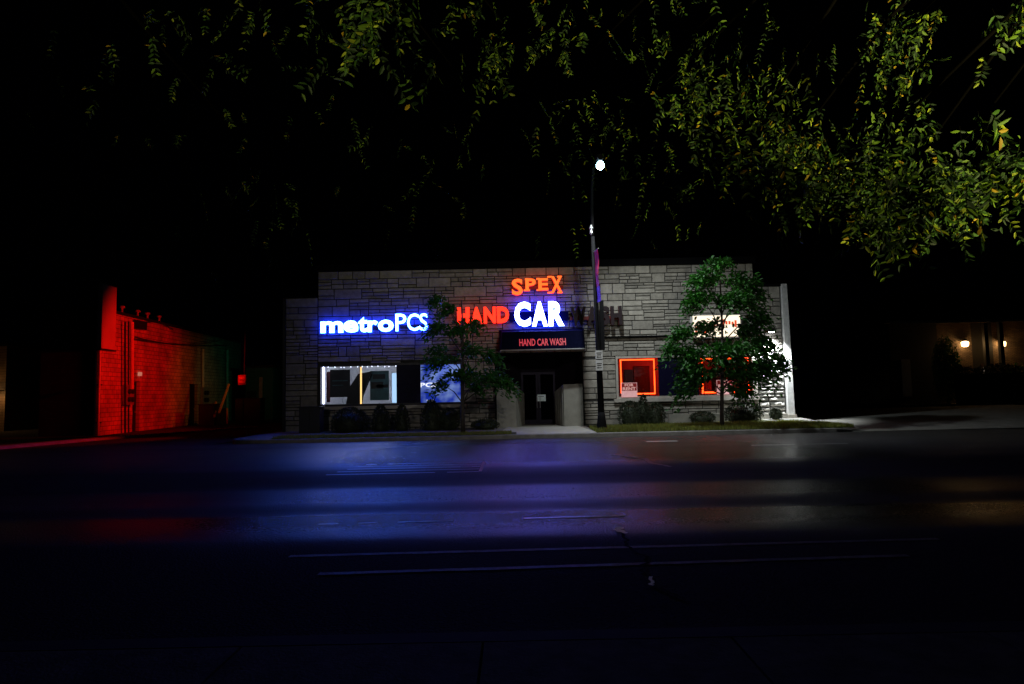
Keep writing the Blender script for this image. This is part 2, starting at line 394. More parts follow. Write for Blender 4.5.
strip('lane_line', -2.5, -.8, 8.88, .05, M['paint'], .006, .03, .25)
strip('lane_line', 6.5, 9.5, 19.6, .1, M['paint'], .011, .0, .3)
strip('lane_line', 4.2, 5.2, 21.9, .22, M['paint'], .009, .0)
strip('centre_line', -2.3, 4.4, 7.13, .09, M['paint_y'], .008, .03, 0)
strip('centre_line', -1.8, 3.7, 6.42, .09, M['paint_y'], .008, .045, 0)
# old thin painted box on the far lane
for k in range(5):
    strip('lane_marking', -3.9 + .1 * k, -.75, 14.35 + .5 * k, .07, M['paint'], .011, .015, .04)
strip('lane_marking', -.75, -.68, 15.4, 2.1, M['paint'], .012, 0)
# sealed cracks
def squiggle(pts, w, name, m_, z=.008):
    mb = MB(); P = []
    for (a, b), (c, d) in zip(pts, pts[1:]):
        for k in range(8):
            t = k / 8; P.append((a + (c - a) * t + rnd.uniform(-.03, .03), b + (d - b) * t + rnd.uniform(-.03, .03)))
    for i in range(len(P) - 1):
        (a, b), (c, d) = P[i], P[i + 1]; dx, dy = c - a, d - b; l = math.hypot(dx, dy) + 1e-6; nx, ny = -dy / l * w / 2, dx / l * w / 2
        mb.face([(a - nx, b - ny, z), (c - nx, d - ny, z), (c + nx, d + ny, z), (a + nx, b + ny, z)])
    return struct(mb.build(name, m_))
squiggle([(1.22, 7.9), (1.16, 7.2), (1.25, 6.7), (1.12, 6.2), (1.17, 5.6), (1.3, 5.3)], .035, 'road_crack', M['tar'], .014)
squiggle([(1.14, 6.0), (1.10, 5.7)], .03, 'road_crack', M['paint'], .018)  # pale strip on the crack, a highlight put in as paint colour
squiggle([(2.5, 17.6), (2.8, 16.9), (3.1, 16.3), (3.05, 15.2), (3.35, 14.4)], .1, 'road_crack', mat('pale_sealant', (.3, .26, .26), .4), .014)
m = MB()
for dx, dy, r in ((0, 0, .055), (.02, .18, .05), (-.03, .09, .045), (.03, -.1, .03)):
    m.face([(1.2 + dx + r * math.cos(a) * rnd.uniform(.7, 1.2), 7.95 + dy + 1.6 * r * math.sin(a) * rnd.uniform(.7, 1.2), .016 + .001 * dy) for a in [k * math.pi / 5 for k in range(10)]])
struct(m.build('road_paint_blot', mat('white_blot', (.8, .8, .8), .3, spec=1.0, bump=.3)))

# ------------------------------------------------------------------ limestone facade
FY = 29.3
def ashlar(mb, x0, x1, z0, z1, Y, holes, r, gap=.017, rough=0.0, bandh=(.38, .56), top=None, smin=.3):
    cuts = {z0, z1}
    for h in holes:
        for z in (h[2], h[3]):
            if z0 < z < z1: cuts.add(z)
    cuts = sorted(cuts); bands = []
    for a, b in zip(cuts, cuts[1:]):
        n_ = max(1, round((b - a) / r.uniform(*bandh)))
        ws = [r.uniform(.75, 1.3) for _ in range(n_)]; s = sum(ws); z = a
        for w in ws: bands.append((z, z + (b - a) * w / s)); z += (b - a) * w / s
    def stone(a, b, c, d):
        a += gap; b -= gap; c += gap; d -= gap
        if b - a < .03 or d - c < .03: return
        f = Y - r.uniform(.0, .022); ch = .012
        if not rough:
            base = len(mb.v)
            mb.v += [(a, Y + .06, c), (b, Y + .06, c), (b, Y + .06, d), (a, Y + .06, d), (a, f + ch, c), (b, f + ch, c), (b, f + ch, d), (a, f + ch, d),
                     (a + ch, f, c + ch), (b - ch, f + r.uniform(-.006, .006), c + ch), (b - ch, f + r.uniform(-.006, .006), d - ch), (a + ch, f, d - ch)]
            for q in ((8, 9, 10, 11), (4, 5, 9, 8), (5, 6, 10, 9), (6, 7, 11, 10), (7, 4, 8, 11), (0, 1, 5, 4), (1, 2, 6, 5), (2, 3, 7, 6), (3, 0, 4, 7)):
                mb.f.append(tuple(base + i for i in q)); mb.mi.append(0)
        else:
            nx, nz = max(3, int((b - a) / .07)), max(2, int((d - c) / .06)); base = len(mb.v)
            for j in range(nz + 1):
                for i in range(nx + 1):
                    e = (i in (0, nx)) or (j in (0, nz))
                    mb.v.append((a + (b - a) * i / nx + (0 if e else r.uniform(-.015, .015)), (Y + .02 if e else Y - rough * r.uniform(.25, 1)), c + (d - c) * j / nz + (r.uniform(-.008, .008))))
            for j in range(nz):
                for i in range(nx):
                    q = base + j * (nx + 1) + i; mb.f.append((q, q + 1, q + nx + 2, q + nx + 1)); mb.mi.append(0)
    back = MB()
    for a, b in bands:
        iv = [(x0, x1)]
        for h in holes:
            if h[2] < b - 1e-4 and h[3] > a + 1e-4:
                nv = []
                for p, q in iv:
                    if h[1] <= p or h[0] >= q: nv.append((p, q)); continue
                    if h[0] > p: nv.append((p, h[0]))
                    if h[1] < q: nv.append((h[1], q))
                iv = nv
        for p, q in iv:
            back.box(p, q, Y + .03, Y + .28, a, b)
            x = p
            while x < q - 1e-3:
                w = r.uniform(.55, 1.5)
                if q - (x + w) < smin: w = q - x
                nc = r.choice((2, 2, 3, 3, 1)) if b - a > .36 else r.choice((1, 2))
                hs = [r.uniform(.6, 1.4) for _ in range(nc)]; s = sum(hs); z = a
                for hh in hs:
                    z2 = z + (b - a) * hh / s
                    if w > .8 and r.random() < .55:
                        k = x + w * r.uniform(.35, .65); stone(x, k, z, z2); stone(k, x + w, z, z2)
                    else: stone(x, x + w, z, z2)
                    z = z2
                x += w
    return back

B = thing('shop_building', (0, FY, 0), 'long low pale limestone shop building with neon lit windows across the road', 'building')
W1 = (-8.3, -2.15, 1.22, 3.02); W2 = (4.42, 10.35, 1.3, 3.12); DR = (-.75, 3.0, 0, 3.35)
r = random.Random(3)
wb = MB(); bk = ashlar(wb, -8.35, 10.5, .05, 7.05, FY, [W1, W2, DR], r)
wl = MB(); bk2 = ashlar(wl, -9.8, -8.36, .05, 5.92, FY, [], r)
wr = MB(); bk3 = ashlar(wr, 10.51, 11.62, 3.3, 6.02, FY, [], r)
wp = MB(); bk4 = ashlar(wp, 10.51, 11.62, .3, 3.3, FY - .03, [], r, gap=.02, rough=.085, bandh=(.3, .5), smin=.35)
wb.build('wall', M['stone'], B); wl.build('wall', M['stone'], B); wr.build('wall', M['stone'], B)
o = wp.build('wall', M['rough_stone'], B); o['label'] = 'rough split stone pier under the floodlight'
for q in (bk, bk2, bk3, bk4): q.build('backing_wall', M['mortar'], B)
m = MB(); m.box(-8.45, 10.6, FY - .08, FY + .35, 7.052, 7.34); m.box(-9.85, -8.46, FY - .06, FY + .33, 5.93, 6.02); m.box(10.61, 11.66, FY - .06, FY + .33, 6.03, 6.12)
m.build('coping', M['coping'], B)
m = MB(); m.box(-9.8, -9.5, FY + .29, 44, .05, 5.9); m.box(-9.49, 11.3, 43.7, 44, .05, 6.6); m.box(11.32, 11.62, FY + .29, 44, .05, 6.0)
m.build('side_wall', M['mortar'], B)
m = MB(); m.box(-9.49, 11.31, FY + .36, 43.69, 5.6, 5.8); m.build('roof', M['coping'], B)
# pale battered corner post on the right
m = MB(); b0 = len(m.v)
m.v += [(11.66, 29.1, .33), (11.93, 29.1, .33), (11.93, 29.5, .33), (11.66, 29.5, .33), (11.66, 29.15, 6.1), (11.88, 29.15, 6.1), (11.88, 29.5, 6.1), (11.66, 29.5, 6.1)]
for q in ((0, 1, 5, 4), (1, 2, 6, 5), (2, 3, 7, 6), (3, 0, 4, 7), (4, 5, 6, 7)): m.f.append(q); m.mi.append(0)
m.build('corner_post', M['white_metal'], B)
m = MB(); m.box(11.62, 11.97, 29.02, 29.5, .32, .5); m.box(10.5, 11.58, 29.0, 29.25, .3, .55); m.build('plinth', M['sill'], B)
m = MB(); m.box(3.7, 10.45, FY - .16, FY - .004, 3.93, 3.98); m.build('ledge', M['coping'], B)
m = MB(); m.box(6.5, 10.2, 28.7, 28.95, .25, .62); m.build('low_ledge', M['plaster'], B)

# windows (frames, panes, panel, sills)
def window(box, bars, panel, sillc, fm):
    x0, x1, z0, z1 = box
    wf = MB(); t = .09
    wf.box(x0, x1, FY - .06, FY + .2, z1 - t, z1); wf.box(x0, x1, FY - .06, FY + .2, z0, z0 + t)
    wf.box(x0, x0 + t, FY - .058, FY + .198, z0 + t, z1 - t); wf.box(x1 - t, x1, FY - .058, FY + .198, z0 + t, z1 - t)
    for b in bars: wf.box(b - .03, b + .03, FY + .0, FY + .12, z0 + t, z1 - t)
    w = wf.build('window', fm, B)
    MB().box(x0 + t, x1 - t, FY + .05, FY + .06, z0 + t, z1 - t).build('pane', M['glass'], w)
    MB().box(panel[0], panel[1], FY - .02, FY + .03, z0 + t, z1 - t).build('panel', M['panel'], w)
    MB().box(x0 - .12, x1 + .12, FY - .16, FY + .02, z0 - .14, z0 - .003).build('sill', sillc, w)
    return w
window(W1, (-6.52,), (-4.98, -3.95), M['sill'], M['dark_metal'])
window(W2, (), (6.25, 7.95), M['sill'], M['sill'])
# shop rooms
def room(x0, x1, z0, z1, y1, m_):
    mb = MB()
    mb.face([(x0, y1, z0), (x1, y1, z0), (x1, y1, z1), (x0, y1, z1)]); mb.face([(x0, FY + .29, z0), (x0, y1, z0), (x0, y1, z1), (x0, FY + .29, z1)])
    mb.face([(x1, FY + .29, z0), (x1, y1, z0), (x1, y1, z1), (x1, FY + .29, z1)]); mb.face([(x0, FY + .29, z0), (x1, FY + .29, z0), (x1, y1, z0), (x0, y1, z0)])
    mb.face([(x0, FY + .29, z1), (x1, FY + .29, z1), (x1, y1, z1), (x0, y1, z1)])
    return mb.build('room', m_, B)
room(-8.32, -4.4, .3, 3.4, 33.5, M['room_wall'])
room(-4.38, -1.6, .3, 3.4, 32.5, mat('blue_shop_wall', (.10, .16, .6), .7, var=.1))
room(4.3, 10.48, .3, 3.5, 32.2, M['room_red'])
for x in (-7.6, -6.3, -5.0):
    l = thing('ceiling_tube_light', (x, 31, 3.3), ('left', 'middle', 'right')[int((x + 7.6) / 1.3 + .5)] + ' ceiling tube light inside the white shop behind the left window', 'ceiling light', 'shop ceiling lights')
    MB().box(x - .3, x + .3, 30.95, 31.05, 3.32, 3.38).build('housing', M['white_metal'], l)
    MB().tube([(x - .28, 31, 3.29), (x + .28, 31, 3.29)], .025, 8).build('tube', M['e_ceil'], l)
# display things in left shop
def poster(box, y, m_, label, extra=()):
    x0, x1, z0, z1 = box; t = thing('poster', ((x0 + x1) / 2, y, z0), label, 'poster')
    MB().box(x0, x1, y, y + .04, z0, z1).build('sheet', m_, t)
    for (a, b, c, d, mm) in extra: MB().box(a, b, y - .012, y - .002, c, d).build('print', mm, t)
    return t
p = lambda a, b, c, d, Y: (at(a, b, Y).x, at(c, d, Y).x, at(c, d, Y).z, at(a, b, Y).z)
bx = p(330, 370, 350, 397, 29.9)
poster(bx, 29.9, M['black'], 'black display board in the left part of the white lit window', [(bx[0] + .1, bx[1] - .1, bx[3] - .5, bx[3] - .45, M['teal']), (bx[0] + .1, bx[1] - .3, bx[2] + .5, bx[2] + .54, M['teal'])])
bx = p(370, 371, 389, 400, 29.95)
poster(bx, 29.95, M['teal'], 'teal poster with black shapes beside the yellow tube', [(bx[0] + .12, bx[1] - .15, bx[3] - .36, bx[3] - .15, M['black']), (bx[0] + .05, bx[1] - .25, bx[2] + .5, bx[2] + .8, M['black']), (bx[0] + .3, bx[1] - .03, bx[2] + .55, bx[2] + .68, M['black'])])
bx = p(323, 372, 330, 402, 30.6)
poster(bx, 30.6, mat('dull_red_print', (.18, .04, .05), .6), 'narrow dull red poster at the far left of the white shop')
t = thing('display_easel', (-6.9, 29.75, .3), 'black slanting display easel leaning behind the left window', 'easel')
m = MB(); a, b, c, d, e = at(346, 404, 29.75), at(362, 404, 29.75), at(372, 371, 29.75), at(358, 374, 29.75), at(349, 388, 29.75)
pl = [a, b, at(364, 392, 29.75), c, d, e]
m.face(pl); m.face([(q.x, q.y + .05, q.z) for q in pl][::-1])
for i in range(len(pl)):
    q, w = pl[i], pl[(i + 1) % len(pl)]; m.face([q, w, (w.x, w.y + .05, w.z), (q.x, q.y + .05, q.z)])
m.build('board', M['black'], t)
MB().tube([at(361, 400, 29.9), at(372, 374, 29.9)], .03, 6).build('leg', M['black'], t)
t = thing('neon_tube', (-8.1, FY + .1, 1.3), 'white vertical light tube at the left edge of the white lit window', 'light tube')
MB().tube([at(323.5, 367, FY + .12), at(323.5, 404, FY + .12)], .028, 8).build('tube', M['e_neon_w'], t)
MB().box(-8.2, -8.02, FY + .15, FY + .19, 1.32, 2.95).build('bracket', M['white_metal'], t)
t = thing('neon_tube', (-6.5, FY - .02, 1.3), 'yellow vertical light tube dividing the white lit window', 'light tube')
MB().tube([at(361, 367, FY - .03), at(361, 404, FY - .03)], .035, 8).build('tube', M['e_neon_y'], t)
MB().box(-6.53, -6.47, FY - .005, FY + .0, 1.35, 2.9).build('bracket', M['white_metal'], t)
t = thing('light_box', (-5.15, FY + .2, 1.3), 'tall narrow icy blue light box beside the dark window panel', 'light box')
MB().box(-5.2, -5.0, FY + .14, FY + .2, 1.33, 2.6).build('face', em('icy_face', (.45, .7, 1), 1.1), t)
MB().box(-5.23, -4.97, FY + .203, FY + .27, 1.31, 2.63).build('case', M['white_metal'], t)
t = thing('light_string', (-6.4, FY + .05, 2.9), 'row of tiny white bulbs along the top of the left window', 'light string')
for k in range(13):
    x = -7.9 + k * .24 + rnd.uniform(-.06, .06)
    MB().tube_z((x, FY - .0, 2.87 + rnd.uniform(-.02, .02)), [(.005, 0), (.015, .015), (.015, .03), (.005, .04)], 8).build('bulb', M['e_neon_w'], t)
MB().tube([(-8.1, FY + .02, 2.925), (-5.0, FY + .02, 2.925)], .008, 5).build('wire', M['black'], t)
# blue bay: lit blue backdrop with white lettering
t = thing('light_box', (-3.1, 30.6, 1.2), 'blue lit backdrop with white lettering in the window behind the left tree', 'light box')
def blue_face():
    m = bpy.data.materials.new('blue_gradient_print'); m.use_nodes = True; N = m.node_tree.nodes; L = m.node_tree.links; p_ = N['Principled BSDF']
    tc = N.new('ShaderNodeTexCoord'); nz = N.new('ShaderNodeTexNoise'); nz.inputs['Scale'].default_value = 1.6; nz.inputs['Detail'].default_value = 2; L.new(tc.outputs['Object'], nz.inputs['Vector'])
    cr = N.new('ShaderNodeValToRGB'); e = cr.color_ramp.elements; e[0].position = .40; e[0].color = (.01, .04, .5, 1); e[1].position = .66; e[1].color = (.35, .5, .9, 1)
    L.new(nz.outputs['Fac'], cr.inputs[0]); L.new(cr.outputs[0], p_.inputs['Emission Color']); p_.inputs['Emission Strength'].default_value = .55; p_.inputs['Base Color'].default_value = (.02, .04, .3, 1); return m
MB().box(-4.3, -1.7, 30.6, 30.66, .9, 3.2).build('face', blue_face(), t)
text_mb('PCS', -4.15, -3.35, 1.98, 2.18, 30.55, .04, .02).build('lettering', [em('white_lettering', (1, 1, 1), 1.2)] * 2, t)
MB().box(-3.85, -3.55, 30.54, 30.58, 1.35, 1.42).build('stripe', em('white_stripe', (1, .9, 1), 1), t)
point('shop_blue_light', (-3.0, 30.0, 2.7), 8, (.3, .5, 1))

# right window: neon borders, rent signs, interior
def neon(pts, label, r_=.035):
    t = thing('neon_border', pts[0], label, 'neon light', 'red neon window borders')
    MB().tube(pts, r_, 8).build('tube', M['e_neon_r'], t)
    for q in pts[:4]: MB().box(q[0] - .03, q[0] + .03, q[1] + .03, q[1] + .09, q[2] - .03, q[2] + .03).build('clip', M['white_metal'], t)
    return t
ny = FY + .0
A = [(4.64, 1.55), (4.64, 2.96), (6.07, 2.96), (6.07, 1.5), (4.68, 1.5)]
neon([(x, ny, z) for x, z in A], 'red neon border framing the left pane of the orange window')
A = [(8.12, 1.47), (8.12, 2.93), (10.1, 2.93), (10.1, 1.5), (8.2, 1.5)]
neon([(x, ny, z) for x, z in A], 'red neon border of the window pane half hidden by the right tree')
def rent(x, z, label):
    t = thing('rent_sign', (x, FY - .1, z), label, 'sign', 'rent signs in the window')
    MB().box(x, x + .68, FY - .085, FY - .065, z, z + .62).build('board', mat('rent_sign_board', (.75, .55, .55), .6, emit=(1, .35, .35), es=.32), t)
    MB().box(x + .02, x + .66, FY - .088, FY - .086, z + .28, z + .6).build('red_field', mat('rent_sign_red', (.35, .01, .01), .6), t)
    wm = em('rent_lettering', (1, .55, .5), .6)
    text_mb('FOR', x + .15, x + .53, z + .46, z + .58, FY - .094, .004, .03).build('lettering', [wm, wm], t)
    text_mb('RENT', x + .06, x + .62, z + .3, z + .43, FY - .094, .004, .03).build('lettering', [wm, wm], t)
    return t
rent(4.62, 1.36, 'white and red rent sign at the left corner of the left neon pane')
rent(8.7, 1.4, 'white and red rent sign behind the trunk of the right tree')
t = thing('display_cabinet', (5.6, 31, .3), 'dark upright cabinet inside the left red neon pane', 'cabinet')
MB().box(5.05, 5.45, 30.9, 31.2, .31, 2.6).build('door', M['black'], t)
MB().box(5.5, 6.2, 30.95, 31.3, .31, 2.75).build('body', mat('cabinet_red_brown', (.10, .03, .03), .5), t)
t = thing('display_cabinet', (9.3, 31, .3), 'dark red cabinet inside the neon pane behind the right tree', 'cabinet')
MB().box(8.9, 9.9, 30.9, 31.3, .31, 2.5).build('body', mat('cabinet_dark_red', (.12, .03, .03), .5), t)
MB().box(8.95, 9.35, 30.87, 30.895, .5, 2.4).build('door', M['black'], t)
t = thing('curtain', (8.3, 30, .6), 'red hanging curtain inside the right red window', 'curtain')
m = MB(); n = 24
for i in range(n + 1):
    x = 8.0 + i * .03; y = 30 + .05 * math.sin(i * 1.1); m.v += [(x, y, 1.0), (x, y, 2.4)]
for i in range(n): m.f.append((2 * i, 2 * i + 2, 2 * i + 3, 2 * i + 1)); m.mi.append(0)
m.build('cloth', mat('curtain_red', (.5, .06, .06), .8), t, True); MB().tube([(7.95, 30, 2.42), (8.8, 30, 2.42)], .02, 6).build('rail', M['dark_metal'], t)
point('red_room_light', (6.9, 30.6, 2.9), 40, (1.0, .03, .02), .2)

# entrance recess
x0, x1 = -.75, 3.0
m = MB()
m.face([(x0, FY, .15), (.35, 31.2, .15), (.35, 31.2, 3.35), (x0, FY, 3.35)]); m.face([(1.95, 31.2, .15), (x1, FY, .15), (x1, FY, 3.35), (1.95, 31.2, 3.35)])
m.face([(x0, FY, 3.35), (.35, 31.2, 3.35), (1.95, 31.2, 3.35), (x1, FY, 3.35)]); m.face([(.35, 31.2, 2.6), (1.95, 31.2, 2.6), (1.95, 31.2, 3.35), (.35, 31.2, 3.35)])
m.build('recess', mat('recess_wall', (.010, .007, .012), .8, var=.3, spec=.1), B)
m = MB(); m.face([(x0, FY, .205), (x1, FY, .205), (1.95, 31.5, .21), (.35, 31.5, .21)]); m.build('doorstep', M['plaster'], B)
for (a, c) in ((.37, 1.14), (1.16, 1.93)):
    d = MB(); y = 31.15
    d.box(a, a + .1, y, y + .05, .22, 2.58); d.box(c - .1, c, y, y + .05, .22, 2.58); d.box(a + .1, c - .1, y, y + .05, 2.46, 2.58); d.box(a + .1, c - .1, y, y + .05, .22, .42)
    do = d.build('door', mat('door_frame_metal', (.010, .006, .024), .5, spec=.2), B)
    MB().box(a + .1, c - .1, y + .02, y + .03, .42, 2.46).build('pane', M['door_glass'], do)
    hx = c - .06 if a < 1 else a + .06
    MB().tube([(hx, y - .06, .95), (hx, y - .06, 1.5)], .015, 6).build('handle', M['galv'], do)
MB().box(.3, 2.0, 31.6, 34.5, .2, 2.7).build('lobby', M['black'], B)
t = thing('door_notice', (1.3, 31.1, 1.25), 'small pale paper notice taped on the glass entrance door', 'notice')
MB().box(1.1, 1.48, 31.1, 31.11, 1.25, 1.55).build('sheet', mat('notice_paper', (.75, .85, .85), .6, emit=(.6, .8, .8), es=.05), t)
MB().box(1.14, 1.4, 31.095, 31.099, 1.45, 1.47).build('print', M['black'], t)
# smooth plaster low walls flanking the door
def slab(pts, z0, z1s, th=.1):
    mb = MB()
    fr = [(x, y, z0) for x, y in pts] + [(x, y, z) for (x, y), z in zip(pts, z1s)]
    n_ = len(pts); mb.v += fr + [(x, y + th, z) for x, y, z in fr]
    for i in range(n_ - 1):
        mb.f += [(i, i + 1, n_ + i + 1, n_ + i), (2 * n_ + i, 3 * n_ + i, 3 * n_ + i + 1, 2 * n_ + i + 1), (n_ + i, n_ + i + 1, 3 * n_ + i + 1, 3 * n_ + i)]; mb.mi += [0] * 3
    mb.f += [(0, n_, 3 * n_, 2 * n_), (n_ - 1, 3 * n_ - 1, 4 * n_ - 1, 2 * n_ - 1)]; mb.mi += [0, 0]
    return mb
s = slab([(-.72, 28.95), (.12, 28.95), (.5, 30.6)], .18, [1.95, 1.95, 1.62]); s.build('flank_wall', M['plaster'], B)
s = slab([(1.86, 30.6), (2.14, 29.0), (2.95, 28.95)], .18, [1.66, 1.96, 1.98]); s.build('flank_wall', M['plaster'], B)
m = MB()
for k in range(4):
    x = 1.9 + .065 * k; y = 30.3 - .4 * k; m.box(x - .012, x + .012, y - .02, y + .02, .2, 1.68 + .06 * k)
m.build('flank_rib', M['plaster'], B)
m = MB(); m.box(-.76, -.70, 28.93, 29.28, .18, 1.97); m.build('flank_trim', M['coping'], B)

# awning
t = thing('awning', (1.15, FY, 3.1), 'dark navy canvas awning with pink lettering over the entrance', 'awning')
m = MB(); zt, zb, yo = 4.32, 3.42, 28.0
X0, X1 = -.55, 3.1; bx0, bx1 = -.45, 3.0
pf = [(bx0, yo, zb), (bx1, yo, zb), (bx1 - .05, yo + .25, zt - .15), (bx0 + .05, yo + .25, zt - .15)]
m.face(pf); m.face([(bx0 + .05, yo + .25, zt - .15), (bx1 - .05, yo + .25, zt - .15), (X1, FY - .03, zt + .05), (X0, FY - .03, zt + .05)])
m.face([(bx1, yo, zb), (X1, FY - .03, zb), (X1, FY - .03, zt + .05), (bx1 - .05, yo + .25, zt - .15)]); m.face([(bx0, yo, zb), (bx0 + .05, yo + .25, zt - .15), (X0, FY - .03, zt + .05), (X0, FY - .03, zb)])
m.build('canopy', M['navy'], t)
m = MB(); m.tube([(bx0, yo, zb - .03), (bx1, yo, zb - .03)], .03, 6); m.tube([(bx0, yo, zb - .03), (X0, FY - .03, zb - .03)], .03, 6); m.tube([(bx1, yo, zb - .03), (X1, FY - .03, zb - .03)], .03, 6)
m.build('frame', M['galv'], t)
tm = text_mb('HAND CAR WASH', .3, 2.22, 3.56, 3.86, 27.99, .03, .02); tm.v = [(x, y + (z - 3.42) * .33, z) for x, y, z in tm.v]
tm.build('lettering', [M['e_aw'], M['e_aw']], t)

# ------------------------------------------------------------------ wall signs
def letters(word, x0, x1, z0, z1, yf, depth, off, mats, label, name='letter_sign', cat='sign', gaps=.0, zs=None):
    t = thing(name, ((x0 + x1) / 2, FY, z0), label, cat)
    ws = {'m': 1.45, 'M': 1.2, 'W': 1.35, 'I': .4, 't': .6, 'r': .65, 'e': .95, 'o': 1.0, 'P': .9, 'C': 1.05, 'S': .95, 'E': .85}
    w = [ws.get(c, 1.0) for c in word]; tot = sum(w); x = x0
    for i, c in enumerate(word):
        wi = (x1 - x0) * w[i] / tot; a, b = (z0, z1) if zs is None else zs[i]
        mb = text_mb(c, x + wi * gaps, x + wi * (1 - gaps), a, b, yf, depth, off)
        mb.build('letter', mats, t); x += wi
    return t
metro_w = 4.6
t = letters('metro', -8.18, -5.05, 4.36, 4.97, FY - .22, .14, .036, [M['e_metro'], M['e_blue']], 'white glowing letter sign with blue halo high on the left of the facade', gaps=.0,
            zs=[(4.36, 4.86), (4.36, 4.88), (4.36, 5.02), (4.36, 4.86), (4.36, 4.88)])
for ch, a, b in (('P', -5.0, -4.5), ('C', -4.5, -3.98 + .02), ('S', -4.12 + .14, -3.58)):
    text_mb(ch, a + .03, b - .01, 4.38, 5.12, FY - .22, .14, .008).build('letter', [M['e_metro'], M['e_blue']], t)
m = MB(); m.box(-8.1, -3.6, FY - .075, FY - .02, 4.5, 4.62); m.build('raceway', M['dark_metal'], t)
t = letters('CAR', .1, 2.26, 4.44, 5.5, 28.85, .2, .05, [M['e_car'], M['e_blue']], 'big ice blue lit three letter word above the awning', gaps=.035)
m = MB(); m.box(-.1, 2.45, FY - .24, FY - .02, 4.7, 5.1); m.build('raceway', M['navy'], t)
t = letters('HAND', -2.33, -.08, 4.62, 5.32, 28.85, .2, .05, [M['e_hand'], M['e_spex_s']], 'glowing red four letter word left of the big blue word', gaps=.04)
m = MB(); m.box(-2.3, -.12, FY - .24, FY - .02, 4.8, 4.95); m.build('raceway', M['wash_s'], t)
t = letters('WASH', 2.5, 4.72, 4.44, 5.25, 28.85, .2, .05, [M['wash'], M['wash_s']], 'unlit dark red four letter word right of the big blue word', gaps=.04)
m = MB(); m.box(2.5, 4.7, FY - .24, FY - .02, 4.7, 4.85); m.build('raceway', M['wash_s'], t)
t = letters('SPEX', -.02, 2.26, 5.83, 6.5, 28.85, .2, .03, [M['e_spex'], M['e_spex_s']], 'orange lit serif letters forming the topmost word over the entrance', gaps=.10,
            zs=[(5.8, 6.5), (5.98, 6.5), (5.98, 6.5), (5.86, 6.58)])
# serifs
yy0, yy1 = 28.845, 29.0
for (x, z, w_) in ((.68, 5.98, .26), (.68, 6.46, .14), (1.17, 5.98, .14), (1.17, 6.46, .14), (1.66, 5.86, .2), (2.08, 5.86, .2), (1.66, 6.54, .18), (2.08, 6.54, .18)):
    MB().box(x - w_ / 2, x + w_ / 2, yy0, yy1, z, z + .05).build('serif', [M['e_spex']], t)
m = MB(); m.box(.0, 2.25, FY - .24, FY - .02, 6.05, 6.2); m.build('raceway', M['wash_s'], t)

t = thing('light_box_sign', (8.7, 28.95, 3.6), 'cream backlit box sign with red print behind the right tree crown', 'sign')
MB().box(7.68, 9.78, 28.98, 29.25, 3.82, 4.8).build('case', M['white_metal'], t)
MB().box(7.73, 9.73, 28.96, 28.975, 3.86, 4.76).build('face', M['e_box'], t)
m = MB(); rr = random.Random(5)
for k in range(14):
    x = 7.8 + .13 * k; z = (4.25 if k > 4 else 3.95) + .15 * rr.random(); m.box(x, x + .09, 28.945, 28.955, z, z + .12 + .2 * rr.random())
m.build('print', M['e_box_r'], t)

# floodlight on the pier
t = thing('floodlight', (11.05, 28.95, 4.02), 'bright wall floodlight shining down the rough stone pier on the right', 'floodlight')
MB().box(10.93, 11.17, 28.9, 29.2, 4.02, 4.14).build('housing', M['dark_metal'], t)
MB().box(10.95, 11.15, 28.92, 29.1, 4.0, 4.017).build('lens', M['e_flood'], t)
spot('floodlight_beam', (11.05, 28.85, 3.98), (11.1, 29.2, 2.2), 2300, (.92, .97, 1), 100, .7, .12)

# ------------------------------------------------------------------ street lamp with banner
t = thing('street_lamp', (3.27, 26.0, .15), 'tall dark street lamp with bright blue white head, banner and parking plates', 'street lamp')
m = MB(); m.tube([(3.33, 26, .15), (3.30, 26, 3), (3.2, 26, 7.6)], [.13, .11, .07], 12); m.tube_z((3.33, 26, .15), [(.2, 0), (.2, .1), (.15, .5), (.13, .7)], 12)
m.build('pole', M['pole'], t, True)
m = MB(); m.tube([(3.2, 26, 7.6), (3.2, 26, 8.6), (3.22, 25.9, 9.5), (3.25, 25.5, 10.1), (3.27, 24.6, 10.35)], [.07, .06, .055, .05, .045], 10); m.build('arm', M['pole'], t, True)
lp = at(600, 165, 24.3)
m = MB(); m.tube([(3.27, 24.8, lp.z + .2), (lp.x, 24.05, lp.z + .22)], [.07, .12], 10); m.build('lamp_head', M['pole'], t)
m = MB(); m.tube_z((lp.x, 24.2, lp.z - .2), [(.04, 0), (.11, .04), (.15, .1), (.15, .18), (.11, .25), (.05, .3)], 14); m.build('lens', M['e_lamp'], t, True)
MB().tube_z((3.15, 25.98, 7.65), [(.02, 0), (.07, .08), (.05, .2), (.09, .26), (.03, .4)], 10).build('finial', M['galv'], t)
bn = MB(); n = 10
for i in range(n + 1):
    z = 6.95 - 1.95 * i / n; y = 25.85 - .0 * i; x = 3.22 + .006 * i + .01 * math.sin(i)
    bn.v += [(x, y, z), (x + .05 + .02 * math.sin(i * .8), y - .55, z), (x + .01, y, z), (x + .06 + .02 * math.sin(i * .8), y - .55, z)]
for i in range(n):
    a = 4 * i; bn.f += [(a, a + 1, a + 5, a + 4), (a + 2, a + 6, a + 7, a + 3)]; bn.mi += [int(i > 6)] * 2
bn.build('banner', [M['banner'], M['banner_v']], t)
m = MB(); m.tube([(3.2, 26, 6.98), (3.3, 25.25, 6.98)], .015, 6); m.build('banner_arm', M['galv'], t)
m = MB(); m.box(3.37, 3.52, 25.86, 26.0, 3.2, 5.1); m.build('side_panel', M['pole'], t)
